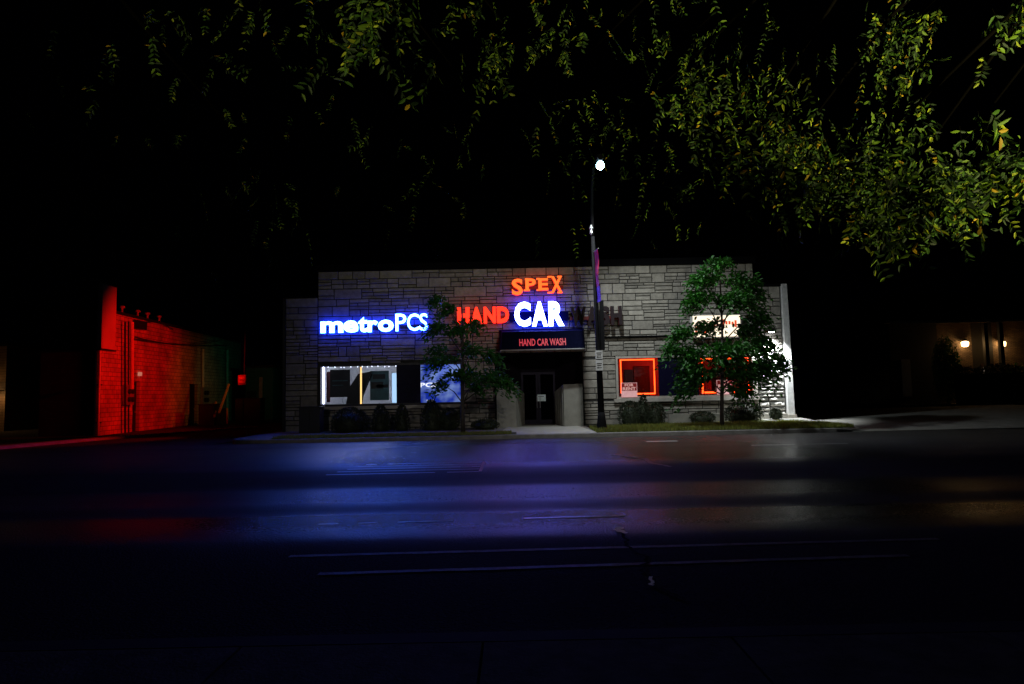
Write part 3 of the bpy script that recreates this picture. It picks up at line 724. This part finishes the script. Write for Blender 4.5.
for z0, z1 in ((2.86, 3.18), (2.42, 2.82)):
    pl_ = MB().box(3.15, 3.42, 25.83, 25.845, z0, z1).build('sign_plate', M['white_metal'], t)
    m = MB(); zc = (z0 + z1) / 2; m.box(3.19, 3.38, 25.826, 25.829, zc + .05, zc + .08); m.box(3.21, 3.36, 25.826, 25.829, zc - .02, zc + .01); m.face([(3.19, 25.826, zc - .09), (3.25, 25.826, zc - .13), (3.25, 25.826, zc - .05)][::-1]); m.box(3.25, 3.38, 25.826, 25.829, zc - .1, zc - .08)
    m.build('print', M['black'], pl_)
l = spot('street_lamp_light', (lp.x, 24.2, lp.z - .45), (7.5, 26.8, 0), 2000, (.88, .96, 1), 108, .9, .12)

# ------------------------------------------------------------------ plants
def leaf_quads(mb, p, d, nrm, L_, Wd):
    d = d.normalized(); s = d.cross(nrm)
    if s.length < 1e-4: s = d.orthogonal()
    s.normalize(); nn = s.cross(d) * (Wd * .25)
    b = len(mb.v); tip = p + d * L_; a = p + d * (L_ * .3); c = p + d * (L_ * .7)
    mb.v += [tuple(p), tuple(a + s * Wd * .5 + nn), tuple(c + s * Wd * .4 + nn), tuple(tip), tuple(c - s * Wd * .4 + nn), tuple(a - s * Wd * .5 + nn)]
    mb.f += [(b, b + 1, b + 2, b + 3), (b, b + 3, b + 4, b + 5)]; mb.mi += [0, 0]
def rvec(r): return Vector((r.gauss(0, 1), r.gauss(0, 1), r.gauss(0, 1))).normalized()

def small_tree(name, label, base, trunk_top, clumps, seed, leafL, density, group):
    r = random.Random(seed); t = thing(name, base, label, 'tree', group)
    bz = Vector(base); top = Vector(trunk_top)
    m = MB(); pts = []
    for i in range(9):
        k = i / 8; p_ = bz.lerp(top, k); p_.x += .04 * math.sin(k * 5 + seed); pts.append(p_)
    m.tube(pts, [.085 - .06 * i / 8 for i in range(9)], 8)
    m.build('trunk', M['bark'], t, True)
    mb = MB(); lf = MB()
    for (c, rx, rz) in clumps:
        c = Vector(c); k = max(.25, min(1, (c.z - bz.z - .5) / (top.z - bz.z))); s = bz.lerp(top, k * .85)
        mid = s.lerp(c, .5) + Vector((0, 0, .12)); mb.tube([s, mid, c], [.03, .02, .008], 5)
        nb = int(density * rx * rz * 10)
        for _ in range(nb):
            q = rvec(r) * (r.random() ** .45); q = c + Vector((q.x * rx, q.y * rx * .9, q.z * rz))
            # a drooping spray of leaves
            out = (q - s); out.z = out.z * .3; out = (out.normalized() + rvec(r) * .5).normalized(); n_ = r.randint(4, 8)
            for k_ in range(n_):
                p_ = q + out * (k_ * leafL * .45) + Vector((0, 0, -.012 * k_ * k_)) + rvec(r) * leafL * .35
                leaf_quads(lf, p_, (out + rvec(r) * .8 + Vector((0, 0, -.5))), (Vector((0, 0, 1)) + rvec(r) * .7), leafL * r.uniform(.7, 1.3), leafL * .55)
    mb.build('limbs', M['bark'], t, True); lf.build('crown', M['leaf'], t)
    return t
TY = 25.9
def cl(px, py, rx, rz, Y=TY, dy=0): return ((at(px, py, Y).x, Y + dy, at(px, py, Y).z), rx, rz)
bR = at(723, 425, TY); bR.z = .2
small_tree('street_tree', 'fuller thin trunked street tree glossy green in front of the box sign', tuple(bR), at(720, 275, TY),
    [cl(706, 280, .5, .38), cl(738, 284, .6, .38), cl(720, 267, .42, .25), cl(752, 293, .42, .3, dy=.3), cl(703, 301, .5, .4), cl(730, 304, .65, .4, dy=-.3), cl(754, 316, .4, .3),
     cl(686, 332, .42, .28), cl(676, 347, .36, .25), cl(695, 354, .55, .35), cl(725, 352, .85, .4, dy=-.4), cl(755, 345, .5, .35), cl(774, 362, .28, .3), cl(735, 372, .8, .45), cl(757, 368, .5, .35),
     cl(700, 374, .65, .4), cl(692, 390, .35, .22), cl(735, 390, .5, .25), cl(712, 326, .5, .3, dy=.4), cl(748, 328, .5, .3, dy=.4)], 11, .18, 44, 'young trees on the far kerb')
bL = at(464, 434, TY); bL.z = .17
small_tree('street_tree', 'sparse young street tree with two leaf layers before the blue window', tuple(bL), at(461, 300, TY),
    [cl(441, 300, .25, .25), cl(450, 312, .35, .25), cl(440, 328, .4, .25), cl(460, 332, .5, .28), cl(472, 326, .3, .2), cl(441, 385 - 35, .35, .2), cl(445, 362, .5, .28), cl(470, 352, .5, .25), cl(488, 358, .4, .25),
     cl(462, 376, .55, .3, dy=-.2), cl(485, 376, .55, .3), cl(500, 382, .35, .22), cl(445, 386, .3, .22), cl(472, 388, .35, .2)], 23, .17, 34, 'young trees on the far kerb')

def prof_at(z, cone):
    rd = math.sqrt(max(0, 1 - (max(0, z - .35) / .65) ** 2)) * (.9 + .1 * min(1, z / .35)); cn = max(0, 1 - z) ** .62
    return rd * (1 - cone) + cn * cone
def bush(px, py, w, h, label, Y=28.3, cone=0.0, seed=1, group='clipped shrubs below the windows'):
    r = random.Random(seed); c = at(px, py, Y); z0 = padz(c.x, Y); t = thing('shrub', (c.x, Y, z0), label, 'shrub', group)
    MB().tube([(c.x, Y, z0 - .03), (c.x + .02, Y, z0 + h * .5)], [.04, .02], 6).build('trunk', M['bark'], t)
    f = MB(); n_ = int(1500 * max(.5, w * h))
    for _ in range(n_):
        an = r.uniform(0, 2 * math.pi); z = r.random() ** .8; fr = prof_at(z, cone) * (1 - .25 * r.random() ** 2) * r.uniform(.93, 1.07)
        d = Vector((math.cos(an), math.sin(an), .3 + z)).normalized()
        q = Vector((c.x + math.cos(an) * w / 2 * fr, Y + math.sin(an) * w * .42 * fr, z0 + .03 + h * z * r.uniform(.94, 1.02)))
        leaf_quads(f, q, (d + rvec(r) * .7), rvec(r), .07 * r.uniform(.7, 1.4), .035)
    core = MB(); prof = []
    for i in range(7):
        a = i / 6; rr_ = max(.02, w * .38 * prof_at(a, cone)); prof.append((rr_, h * .86 * a))
    core.tube_z((c.x, Y, z0 + .02), prof, 12); core.build('core', M['bush'], t, True)
    f.build('foliage', M['bush'], t); return t
bush(350, 433, 1.5, .95, 'wide low dark shrub at the left under the white window', seed=1)
bush(381, 433, .8, 1.05, 'dark cone topped shrub second from left under the white window', cone=.5, seed=2)
bush(402, 433, .65, 1.05, 'narrow dark conical shrub in the middle of the shrub row', cone=.6, seed=3)
bush(432, 433, .95, 1.2, 'tallest dark conical shrub under the window panel', cone=.6, seed=4)
bush(450, 433, .8, .85, 'round dark shrub beside the thin left tree trunk', seed=5)
bush(485, 432, 1.1, .35, 'flat low dark shrub against the stone wall left of the entrance', seed=6)
bush(631, 428, 1.0, .95, 'round shrub under the left neon pane nearest the lamp post', seed=7)
bush(644, 428, .5, 1.2, 'pointed reddish lit shrub tip between two round shrubs', cone=.6, seed=8, Y=28.5)
bush(656, 428, .75, .85, 'smaller round shrub right of the pointed one', seed=9)
bush(744, 424, 1.45, .78, 'wide green shrub right of the full street tree', seed=10, Y=27.9)
bush(703, 423, 1.0, .4, 'low dark groundcover shrub left of the full tree trunk', seed=11)
bush(776, 420, .45, .4, 'tiny tuft of a shrub at the foot of the rough stone pier', seed=12, Y=28.6)

# grass strips (stuff)
def grass(name, x0, x1, y0, y1, n_, label, hgt=.09, taper=True, seed=3):
    r = random.Random(seed); g_ = MB()
    for _ in range(n_):
        x = r.uniform(x0, x1); k = 1.0
        if taper: k = min(1, (x1 - x) / 1.2) ** .5 if x > x1 - 1.2 else 1
        y = y0 + (y1 - y0) * r.random() * k; z = padz(x, y); h = hgt * r.uniform(.5, 1.5); a = r.uniform(0, math.pi); w = .012
        dx, dy = math.cos(a) * w, math.sin(a) * w; lx, ly = r.uniform(-.04, .04), r.uniform(-.04, .04)
        b = len(g_.v); g_.v += [(x - dx, y - dy, z), (x + dx, y + dy, z), (x + lx, y + ly, z + h)]; g_.f.append((b, b + 1, b + 2)); g_.mi.append(0)
    o = g_.build(name, M['grass']); tag(o, label, 'grass', kind='stuff')
for nm, a, b, y0, y1 in (('verge_soil', 3.0, 12.35, KY + .19, 27.4), ('verge_soil', -8.9, .1, KY + .19, 26.1), ('verge_soil', -8.3, -.8, 27.6, 29.28), ('verge_soil', 3.1, 10.4, 28.0, 29.28)):
    sheet(nm, a, b, y0, y1, .008, mat('verge_soil', (.05, .055, .02), .95, var=.4), 20, 4)
grass('grass', 3.0, 12.3, KY + .2, 27.35, 22000, 'mown green grass strip along the far kerb right of the lamp', .12)
grass('grass', -8.8, -.1, KY + .2, 26.1, 11000, 'dark mown grass strip along the far kerb left of the entrance', .08, False, 4)

# utility cabinet at the left corner
t = thing('utility_cabinet', (-8.5, 28.3, .15), 'black boxy utility cabinet below the left corner of the white window', 'cabinet')
MB().box(-8.75, -7.9, 28.0, 28.6, .15, 1.2).build('body', M['black'], t); MB().box(-8.8, -7.85, 27.95, 28.65, 1.2, 1.26).build('lid', M['dark_metal'], t)
MB().box(-8.35, -8.32, 27.97, 27.999, .3, 1.1).build('seam', M['dark_metal'], t)
MB().box(-9.82, -9.72, 29.15, 29.28, .15, 5.9).build('downpipe', M['dark_metal'], B)

# ------------------------------------------------------------------ near locust tree: boughs and hanging pinnate leaves above the camera
def locust(name, base, label, regions, boughs, seed):
    r = random.Random(seed); t = thing(name, base, label, 'tree', 'street trees on the near pavement')
    b = Vector(base)
    m = MB(); m.tube([b, b + Vector((.05, .1, 2)), b + Vector((.1, .3, 4.2)), b + Vector((.2, .7, 6.5))], [.2, .17, .15, .1], 12); m.build('trunk', M['bark'], t, True)
    m = MB(); s0 = b + Vector((.1, .3, 4.4))
    ends = []
    for (px, py, Y) in boughs:
        e = at(px, py, Y); pts_ = []
        for k in range(15):
            u = k / 14; q = s0.lerp(e, u) + Vector((.12 * math.sin(u * 7 + px), .1 * math.sin(u * 9 + py), .9 * math.sin(math.pi * u) + .06 * math.sin(u * 17 + px))); pts_.append(q)
        m.tube(pts_, [.05 * (1 - k / 15) + .003 for k in range(15)], 6); ends.append(e)
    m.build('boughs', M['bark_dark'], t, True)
    lf = MB(); tw = lf
    for (px, py, sx, sy, n_, ya, yb, big) in regions:
        for _ in range(int(n_ * .8)):
            x = r.gauss(px, sx); y = r.gauss(py, sy); Y = r.uniform(ya, yb); o = at(x, y, Y)
            L_ = r.uniform(.1, .26); lean = Vector((r.uniform(-.5, .5), r.uniform(-.5, .5), -1)).normalized()
            if r.random() < .3: lean = Vector((r.uniform(-1, 1), r.uniform(-1, 1), -.35)).normalized()
            start = o - lean * L_ * .5; nl = r.randint(6, 10); side = lean.cross(rvec(r)).normalized(); face = side.cross(lean)
            end = start + lean * L_; tw.tube([start, end], [.0012, .0006], 3, mi=1, cap=False)
            sz = big * .030 * r.uniform(.75, 1.3)
            for k in range(nl):
                if r.random() < .1: continue
                p_ = start.lerp(end, (k + .5) / nl)
                for sg in (-1, 1):
                    if r.random() < .08: continue
                    d = side * sg + lean * r.uniform(.3, 1.3) + rvec(r) * .45
                    leaf_quads(lf, p_, d, face + rvec(r) * .55, sz * r.uniform(.75, 1.25), sz * .36)
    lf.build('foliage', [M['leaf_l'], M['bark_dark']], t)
    return t
regR = [(690, 95, 30, 35, 60, 3, 5, 1), (745, 130, 35, 35, 90, 2.6, 4.5, 1), (800, 165, 35, 28, 90, 2.4, 4.2, 1), (850, 190, 30, 25, 70, 2.3, 3.8, 1.1), (905, 205, 30, 24, 70, 2.2, 3.6, 1.15),
        (960, 185, 30, 25, 60, 2.2, 3.4, 1.15), (1010, 175, 22, 25, 35, 2.2, 3.2, 1.2), (895, 110, 22, 45, 60, 2.6, 4, 1), (905, 30, 22, 25, 40, 2.4, 4, 1), (1015, 20, 14, 20, 14, 2.2, 3.2, 1.1),
        (770, 75, 60, 40, 60, 3.5, 5.5, .9), (605, 150, 35, 35, 45, 4.5, 6.5, .9), (580, 40, 60, 30, 50, 3.5, 6, 1), (660, 180, 50, 35, 40, 4.5, 6.5, .9), (890, 235, 15, 12, 16, 2.2, 3, 1.1)]
bouR = [(700, 30, 4), (760, 90, 3.6), (840, 120, 3.2), (900, 100, 3), (960, 130, 2.9), (1010, 110, 2.8), (600, 60, 5), (900, 10, 3.2), (650, 110, 5)]
locust('locust_tree', (5.0, -1.2, .12), 'locust tree arching yellow green hanging leaves over the right half of the view', regR, bouR, 31)
regL = [(350, 18, 38, 22, 26, 2.2, 3.2, 1.15), (385, 40, 25, 18, 18, 2.2, 3, 1.1), (495, 55, 22, 30, 26, 3, 4.4, 1), (440, 15, 50, 18, 26, 3, 4.6, 1), (215, 35, 50, 28, 30, 3.4, 5, 1), (110, 45, 50, 40, 16, 3.6, 5.5, 1),
        (255, 215, 22, 35, 26, 4.2, 6, .9), (330, 110, 70, 50, 26, 3.8, 6, .9), (440, 170, 40, 50, 24, 4.5, 6.5, .9), (150, 150, 60, 50, 14, 4, 6, .9)]
bouL = [(350, -10, 2.8), (490, 5, 4), (215, 0, 4.4), (110, 0, 4.6), (255, 150, 5.4), (440, 60, 5.4)]
locust('locust_tree', (-4.6, -1.6, .12), 'locust tree with scattered dim hanging leaves over the left half of the view', regL, bouL, 47)

# ------------------------------------------------------------------ red lit workshop on the left
Wx0, Wy0, Wx1, Wy1 = -19.75, 33.0, -21.3, 53.5
ang = math.atan2(Wx1 - Wx0, Wy1 - Wy0)
RB = thing('workshop_building', (Wx0, Wy0, 0), 'block walled workshop side lit deep red with pipes and meters', 'building')
RB.rotation_euler = (0, 0, -ang)   # local +y runs along the side wall
def rb(mb, name, m_, parent=None, smooth=False):
    o = mb.build(name, m_, None, smooth); o.parent = parent or RB; return o
LW = math.hypot(Wx1 - Wx0, Wy1 - Wy0)
def lw(px, py):
    """local (y,z) on the wall plane for a pixel"""
    d = ray(px, py); n_ = Vector((math.cos(ang), -math.sin(ang), 0)); t_ = (n_.dot(Vector((Wx0, Wy0, 0)) - Vector((0, 0, CAMZ)))) / n_.dot(d)
    q = Vector((0, 0, CAMZ)) + d * t_; return ((q.y - Wy0) / math.cos(ang), q.z)
H0 = lw(125, 312)[1]; H1 = 5.9
Y0 = lw(100.5, 400)[0]
m = MB()
dy0, dy1 = lw(132, 430)[0], lw(139, 430)[0]; dz = lw(133, 381)[1]
ey0, ey1 = lw(189, 425)[0], lw(197, 425)[0]; ez = lw(192, 384)[1]
for a, b, z0 in ((Y0, dy0, 0), (dy0, dy1, dz), (dy1, ey0, 0), (ey0, ey1, ez), (ey1, LW, 0)):
    m.v += []; m.box(-.3, 0, a, b, z0, 6.0)
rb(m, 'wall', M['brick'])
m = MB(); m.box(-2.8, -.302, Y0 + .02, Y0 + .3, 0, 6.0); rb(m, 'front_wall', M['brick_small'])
m = MB(); m.box(-2.9, .06, Y0 - .06, LW, 6.003, 6.16); rb(m, 'roof', M['dark_metal'])
for a, b, zt_ in ((dy0, dy1, dz), (ey0, ey1, ez)):
    o = rb(MB().box(-.22, -.16, a + .05, b - .05, .02, zt_ - .05), 'door', M['dark_metal']); rb(MB().box(-.16, -.1, b - .2, b - .1, 1.0, 1.1), 'handle', M['galv'], o)
# tall sign panel on the front corner (real depth), standing proud of the wall
s0, s1 = lw(101, 350), lw(116, 350); a0 = at(101, 285, 33.0)
sg = thing('blank_sign_board', (0, 0, 0), 'tall blank red lit sign board at the front corner of the workshop', 'sign')
sg.parent = None
ya, yb = lw(96.6, 320)[0], lw(110.8, 320)[0]; zA, zB = lw(109, 350)[1], lw(109, 287)[1]
def wloc(mb):
    ca, sa = math.cos(-ang), math.sin(-ang); mb.v = [(Wx0 + x * ca - y * sa, Wy0 + x * sa + y * ca, z) for x, y, z in mb.v]; return mb
wloc(MB().box(.05, .25, ya, yb, zA, zB)).build('board', mat('sign_board_paint', (.42, .40, .40), .6, var=.15, scale=1.2), sg)
for za, zb_ in ((zA - .08, zA - .005), (zB + .005, zB + .06)): wloc(MB().box(.03, .28, ya - .04, yb + .04, za, zb_)).build('trim', M['dark_metal'], sg)
wloc(MB().box(.005, .045, yb - .5, yb - .4, zA, 5.9)).build('bracket', M['dark_metal'], sg)
for px in (95, 99):
    PY = Wy0 + Y0 - .15; q = at(px, 400, PY); p_ = thing('drain_pipe', (q.x, PY, 0), ('outer' if px == 95 else 'inner') + ' thin vertical pipe at the front corner of the workshop', 'pipe', 'front corner pipes')
    MB().tube([(q.x, PY, 0), (q.x, PY, at(px, 348, PY).z)], .05, 8).build('tube', M['white_metal'], p_)
    for z in (.6, 2.4): MB().box(q.x - .08, q.x + .08, PY + .02, PY + .12, z, z + .06).build('clamp', M['dark_metal'], p_)
def wallpt(px, py, off=.12):
    y, z = lw(px, py); return Vector((off, y, z))
for i, (px, ya, yb, rr_) in enumerate(((121, 322, 440, .05), (124.5, 322, 440, .04), (128, 322, 392, .09))):
    rb(MB().tube([wallpt(px, ya, .2), wallpt(px, yb, .2)], rr_, 8), 'conduit', M['white_metal'] if i == 2 else M['dark_metal'])
def meter(px, py, s_):
    c = wallpt(px, py, .0); o = rb(MB().box(.02, .22, c.y - .35 * s_, c.y + .35 * s_, c.z - .45 * s_, c.z + .45 * s_), 'meter_box', M['galv'])
    m_ = MB()
    for dy in (-.16, .16):
        for dz_ in (-.2, .16): m_.tube([(.2, c.y + dy * s_, c.z + dz_ * s_), (.33, c.y + dy * s_, c.z + dz_ * s_)], .11 * s_, 10)
    rb(m_, 'meter', M['black'], o)
meter(126, 395, 1.15); meter(202.5, 396, 1.3)
rb(MB().tube([wallpt(201, 349), wallpt(201, 390)], .09, 8), 'conduit', M['white_metal']); rb(MB().tube([wallpt(225.5, 350), wallpt(225.5, 422)], .1, 8), 'conduit', M['white_metal'])
c = wallpt(137, 326); o = rb(MB().box(.0, .35, c.y - .5, c.y + .4, c.z - .2, c.z + .25), 'junction_box', M['dark_metal'])
for k in range(4):
    p_ = wallpt((128, 143.5, 153, 164.5)[k], (309.5, 314.5, 317.5, 320.5)[k], -.3); rb(MB().tube_z((-.3, p_.y, 6.1), [(.06, 0), (.06, .35), (.14, .36), (.14, .45), (.02, .5)], 8), 'roof_vent', M['galv'])
rb(MB().box(.01, .12, lw(138.5, 374)[0] - .1, lw(138.5, 374)[0] + .15, lw(138.5, 374)[1] - .1, lw(138.5, 374)[1] + .1), 'wall_lamp', em('door_lamp', (1, .3, .2), .5))
def sag(a, b, s_, n_=12):
    return [a.lerp(b, k / n_) - Vector((0, 0, s_ * 4 * (k / n_) * (1 - k / n_))) for k in range(n_ + 1)]
for a, b, s_ in ((wallpt(130, 337, .25), wallpt(215, 340, .4), .35), (wallpt(130, 339, .2), wallpt(225, 345, .3), .2), (wallpt(140, 323, .2), wallpt(170, 330, .2), -.2)):
    rb(MB().tube(sag(a, b, s_), .025, 5), 'cable', M['black'])
rb(MB().tube([wallpt(190, 384, .2), wallpt(178, 425, .6)], .03, 5), 'brace', M['dark_metal'])
# yard clutter beside the workshop
def leaning(p0, p1, label, w=.09, cat='plank'):
    t = thing('wood_plank', tuple(p0), label, cat, 'planks leaning in the yard')
    MB().tube([p0, p1], w, 4).build('board', mat('bare_wood', (.5, .42, .3), .7), t); return t
q0, q1 = at(219, 413, 41), at(229, 384, 42); leaning(q0, q1, 'long pale plank leaning steeply beside the workshop wall', .07)
q0, q1 = at(214.5, 417, 41), at(216, 402, 42); leaning(q0, q1, 'short pale plank standing left of the long leaning one', .07)
q0, q1 = at(227.5, 424, 41), at(227, 408, 41.3); leaning(q0, q1, 'short orange lit board standing right of the long leaning one', .06)
def bin_(px, py, w, h, label, Y):
    c = at(px, py, Y); t = thing('waste_bin', (c.x, Y, .1), label, 'bin', 'dark bins in the yard')
    MB().box(c.x - w / 2, c.x + w / 2, Y - .4, Y + .4, .1, h).build('body', M['black'], t); MB().box(c.x - w / 2 - .04, c.x + w / 2 + .04, Y - .44, Y + .42, h, h + .07).build('lid', M['dark_metal'], t)
bin_(209, 420, .9, 1.3, 'black lidded bin in front of the wall meter in the yard', 41.5)
bin_(218, 420, .8, 1.0, 'smaller black bin behind the leaning planks', 43)
bin_(250, 420, 1.6, 1.6, 'wide dark bin behind the red sign post', 44)
t = thing('sign_post', (at(243, 420, 36).x, 36, .05), 'thin tall post with small red rectangular sign in the yard', 'sign post')
a, b = at(243, 432, 36), at(246, 287, 36); MB().tube([(a.x, 36, .05), (b.x, 36, b.z)], .025, 8).build('post', mat('rusty_post', (.012, .011, .01), .9, spec=.05), t)
c = at(242, 380, 35.95); sp_ = MB().box(c.x - .2, c.x + .2, 35.93, 35.95, c.z - .26, c.z + .26).build('sign_plate', mat('red_sign_face', (.22, .015, .015), .7), t)
for k, (wd, tx) in enumerate(((.13, 'NO'), (.17, 'PARKING'), (.15, 'HERE'))):
    if k == 2: break
    text_mb(tx, c.x - wd, c.x + wd, c.z + .04 - .2 * k, c.z + .16 - .2 * k, 35.92, .004, .02).build('lettering', [M['paper'], M['paper']], sp_)
# green lit shed at the far end of the yard
t = thing('garden_shed', (at(262, 400, 50).x, 50, .1), 'small dark shed glowing green at the far end of the yard', 'shed')
c = at(262, 400, 50); MB().box(c.x - 1.2, c.x + .8, 50, 53, .1, 3.9).build('wall', mat('shed_siding', (.07, .09, .085), .7, var=.4), t)
MB().box(c.x - 1.4, c.x + 1.0, 49.8, 53.2, 3.9, 4.05).build('roof', M['dark_metal'], t)
MB().box(c.x - .2, c.x + .05, 49.93, 49.99, 1.0, 3.2).build('downpipe', M['galv'], t); MB().box(c.x - 1.1, c.x - .4, 49.94, 49.99, .2, 2.2).build('door', M['black'], t)
# low red-catching kerb of the workshop forecourt
kerb2 = MB(); pts = [(-30, 12.0), (-18.3, 24.2), (-17.2, 29.5), (-15.6, 33.6), (-13.9, 38)]
for (a, b), (c, d) in zip(pts, pts[1:]):
    kerb2.face([(a, b, 0.0), (c, d, 0.0), (c - .1, d + .02, .1), (a - .1, b + .02, .1)]); kerb2.face([(a - .1, b + .02, .1), (c - .1, d + .02, .1), (c - .6, d + .1, .11), (a - .6, b + .1, .11)])
struct(kerb2.build('forecourt_kerb', M['kerb']))

# warm lit wall at far left
t = thing('neighbour_building', (-31, 42, 0), 'dark building at the far left edge with warm lit siding', 'building')
q = at(5, 400, 40); q2 = at(-90, 400, 40)
MB().box(q2.x, q.x, 40, 46, 0, 5).build('wall', brick('siding_boards', (.14, .10, .07), (.12, .09, .06), (.03, .02, .015), 30, .16, 'X'), t)
MB().box(q2.x - .2, q.x + .2, 39.8, 46.2, 5, 5.2).build('roof', M['dark_metal'], t)
MB().box(q.x - .9, q.x - .3, 39.94, 39.99, 1.2, 2.6).build('shutter', M['dark_metal'], t)
q = at(-5, 395, 39.3)
l = thing('wall_lamp', (q.x, 39.3, 2.2), 'warm wall lamp on the dark building at the left edge', 'wall lamp')
MB().tube_z((q.x, 39.4, q.z), [(.03, 0), (.1, .05), (.1, .22), (.02, .3)], 8).build('lamp_glass', M['e_porch'], l); MB().box(q.x - .03, q.x + .03, 39.45, 39.99, q.z + .22, q.z + .28).build('bracket', M['dark_metal'], l)
point('wall_lamp_light', (q.x, 39.1, q.z), 30, (1, .45, .12))

# ------------------------------------------------------------------ dark house with porch lamps on the right
HY = 46.0
def hx(px): return at(px, 350, HY).x
t = thing('porch_house', (hx(980), HY, .5), 'dark brick house with two warm porch lamps beside its door', 'house')
e = at(980, 322, HY).z; z0 = .4
m = MB()
xa, xb, xc, xd, xe, xf = hx(890), hx(938), hx(972), hx(993), hx(1030), hx(1110)
m.box(xb, xc, HY, HY + .3, z0, e); m.box(xd, xf, HY, HY + .3, z0, e); m.box(xa, xa + .3, HY + .3, HY + 9, z0, e); m.box(xf - .3, xf, HY + .3, HY + 9, z0, e)
m.build('wall', M['brick_x'], t)
m = MB(); m.box(xa, xb - .002, HY, HY + .3, z0, e); m.box(xc + .002, xd - .002, HY + .0, HY + .3, z0, e); m.build('shaded_wall', mat('shaded_wall', (.01, .009, .008), .8), t)  # wall beyond the lamp glow and entry recess, shade put into the colour
m = MB(); m.v += [(xa - .5, HY - 1.2, e), (xf + .5, HY - 1.2, e), (xf + .5, HY + 9.3, e), (xa - .5, HY + 9.3, e), (xa + 2.5, HY + 4.2, e + 2.6), (xf - 2.5, HY + 4.2, e + 2.6)]
m.f += [(0, 1, 5, 4), (1, 2, 5), (2, 3, 4, 5), (3, 0, 4), (0, 3, 2, 1)]; m.mi += [0] * 5; m.build('roof', mat('roof_shingle', (.04, .035, .03), .9, var=.4), t)
m = MB(); m.box(xa - .55, xf + .55, HY - 1.26, HY - 1.2, e - .14, e + .05); m.build('fascia', mat('fascia_board', (.35, .28, .2), .6), t)
d = MB().box(hx(980), hx(989), HY - .08, HY - .005, z0 + .3, z0 + 2.6).build('door', mat('front_door', (.04, .02, .015), .5), t)
m = MB()
for k in range(3): x = hx(981) + .18 * k; m.box(x, x + .09, HY - .1, HY - .082, z0 + 1.9, z0 + 2.35)
m.build('pane', em('door_glow', (1, .8, .6), .35), d)
for k, px in enumerate((976, 991)):
    MB().box(hx(px) - .12, hx(px) + .12, HY - 1.1, HY - .86, z0, e - .01).build('porch_post', M['black'], t)
for px in (1013,):
    w = MB().box(hx(px) - .7, hx(px) + .7, HY - .06, HY - .004, z0 + 1.1, z0 + 2.0).build('window', M['black'], t); MB().box(hx(px) - .75, hx(px) + .75, HY - .1, HY - .062, z0 + 1.0, z0 + 1.08).build('sill', M['sill'], w)
w = MB().box(hx(900), hx(909), HY - .06, HY - .004, z0 + .5, z0 + 3.0).build('side_door', mat('grey_side_door', (.2, .2, .2), .6), t)
MB().box(xa, xf, HY - 1.4, HY - .9, z0 - .3, z0 + .0).build('porch_step', M['concrete'], t)
for px, lb in ((965, 'left warm porch lamp glowing beside the dark house door'), (1002, 'right warm porch lamp glowing nearer the picture edge')):
    q = at(px, 344, HY - .3); l = thing('porch_lamp', (q.x, HY - .3, q.z - .2), lb, 'wall lamp', 'porch lamps of the brick house')
    MB().tube_z((q.x, HY - .3, q.z - .18), [(.1, 0), (.2, .06), (.22, .3), (.05, .36)], 10).build('lamp_glass', M['e_porch'], l)
    MB().tube_z((q.x, HY - .3, q.z + .181), [(.25, 0), (.12, .1), (.02, .2)], 10).build('cap', M['dark_metal'], l); MB().box(q.x - .02, q.x + .02, HY - .2, HY - .004, q.z - .02, q.z + .02).build('bracket', M['dark_metal'], l)
    point('porch_lamp_light', (q.x, HY - .6, q.z), 13, (1, .45, .12), .1)
# shrubs in front of that house
def dark_shrub(px, Y, w, h, label, seed, nn=1400):
    r = random.Random(seed); c = at(px, 390, Y); t = thing('garden_bush', (c.x, Y, .4), label, 'bush', 'bushes before the brick house')
    MB().tube([(c.x, Y, .2), (c.x, Y, .4 + h * .5)], [.06, .03], 6).build('stem', M['bark'], t); f = MB()
    for _ in range(nn):
        d = rvec(r); k = r.random() ** .4; leaf_quads(f, Vector((c.x + d.x * w * k, Y + d.y * w * k * .7, .4 + h * .5 + d.z * h * .5 * k)), rvec(r), rvec(r), .14, .07)
    f.build('foliage', M['leaf'], t)
dark_shrub(948, 44.6, .9, 4.4, 'tall loose bush left of the left porch lamp', 5, 5000)
dark_shrub(1019, 44.4, .9, 2.6, 'loose bush right of the right porch lamp', 6)
dark_shrub(985, 44.0, 1.2, 1.6, 'low dark bush before the house door', 8)

t = thing('hedge', (hx(975), 43.6, .4), 'long dark hedge added to darken the wall below the porch lamps', 'hedge')  # added hedge, keeps the wall below the porch lamps dark
hd = random.Random(4); f = MB()
for _ in range(9000):
    x = hd.uniform(hx(925), hx(1060)); z = 2.35 * hd.random() ** .6 + .12 * math.sin(x * 2.1); leaf_quads(f, Vector((x, 42.6 + hd.random() * .9, .4 + z)), rvec(hd), rvec(hd), .13, .07)
f.build('foliage', M['bush'], t); MB().box(hx(925) + .1, hx(1060) - .1, 42.8, 43.3, .35, 2.3).build('core', M['black'], t)
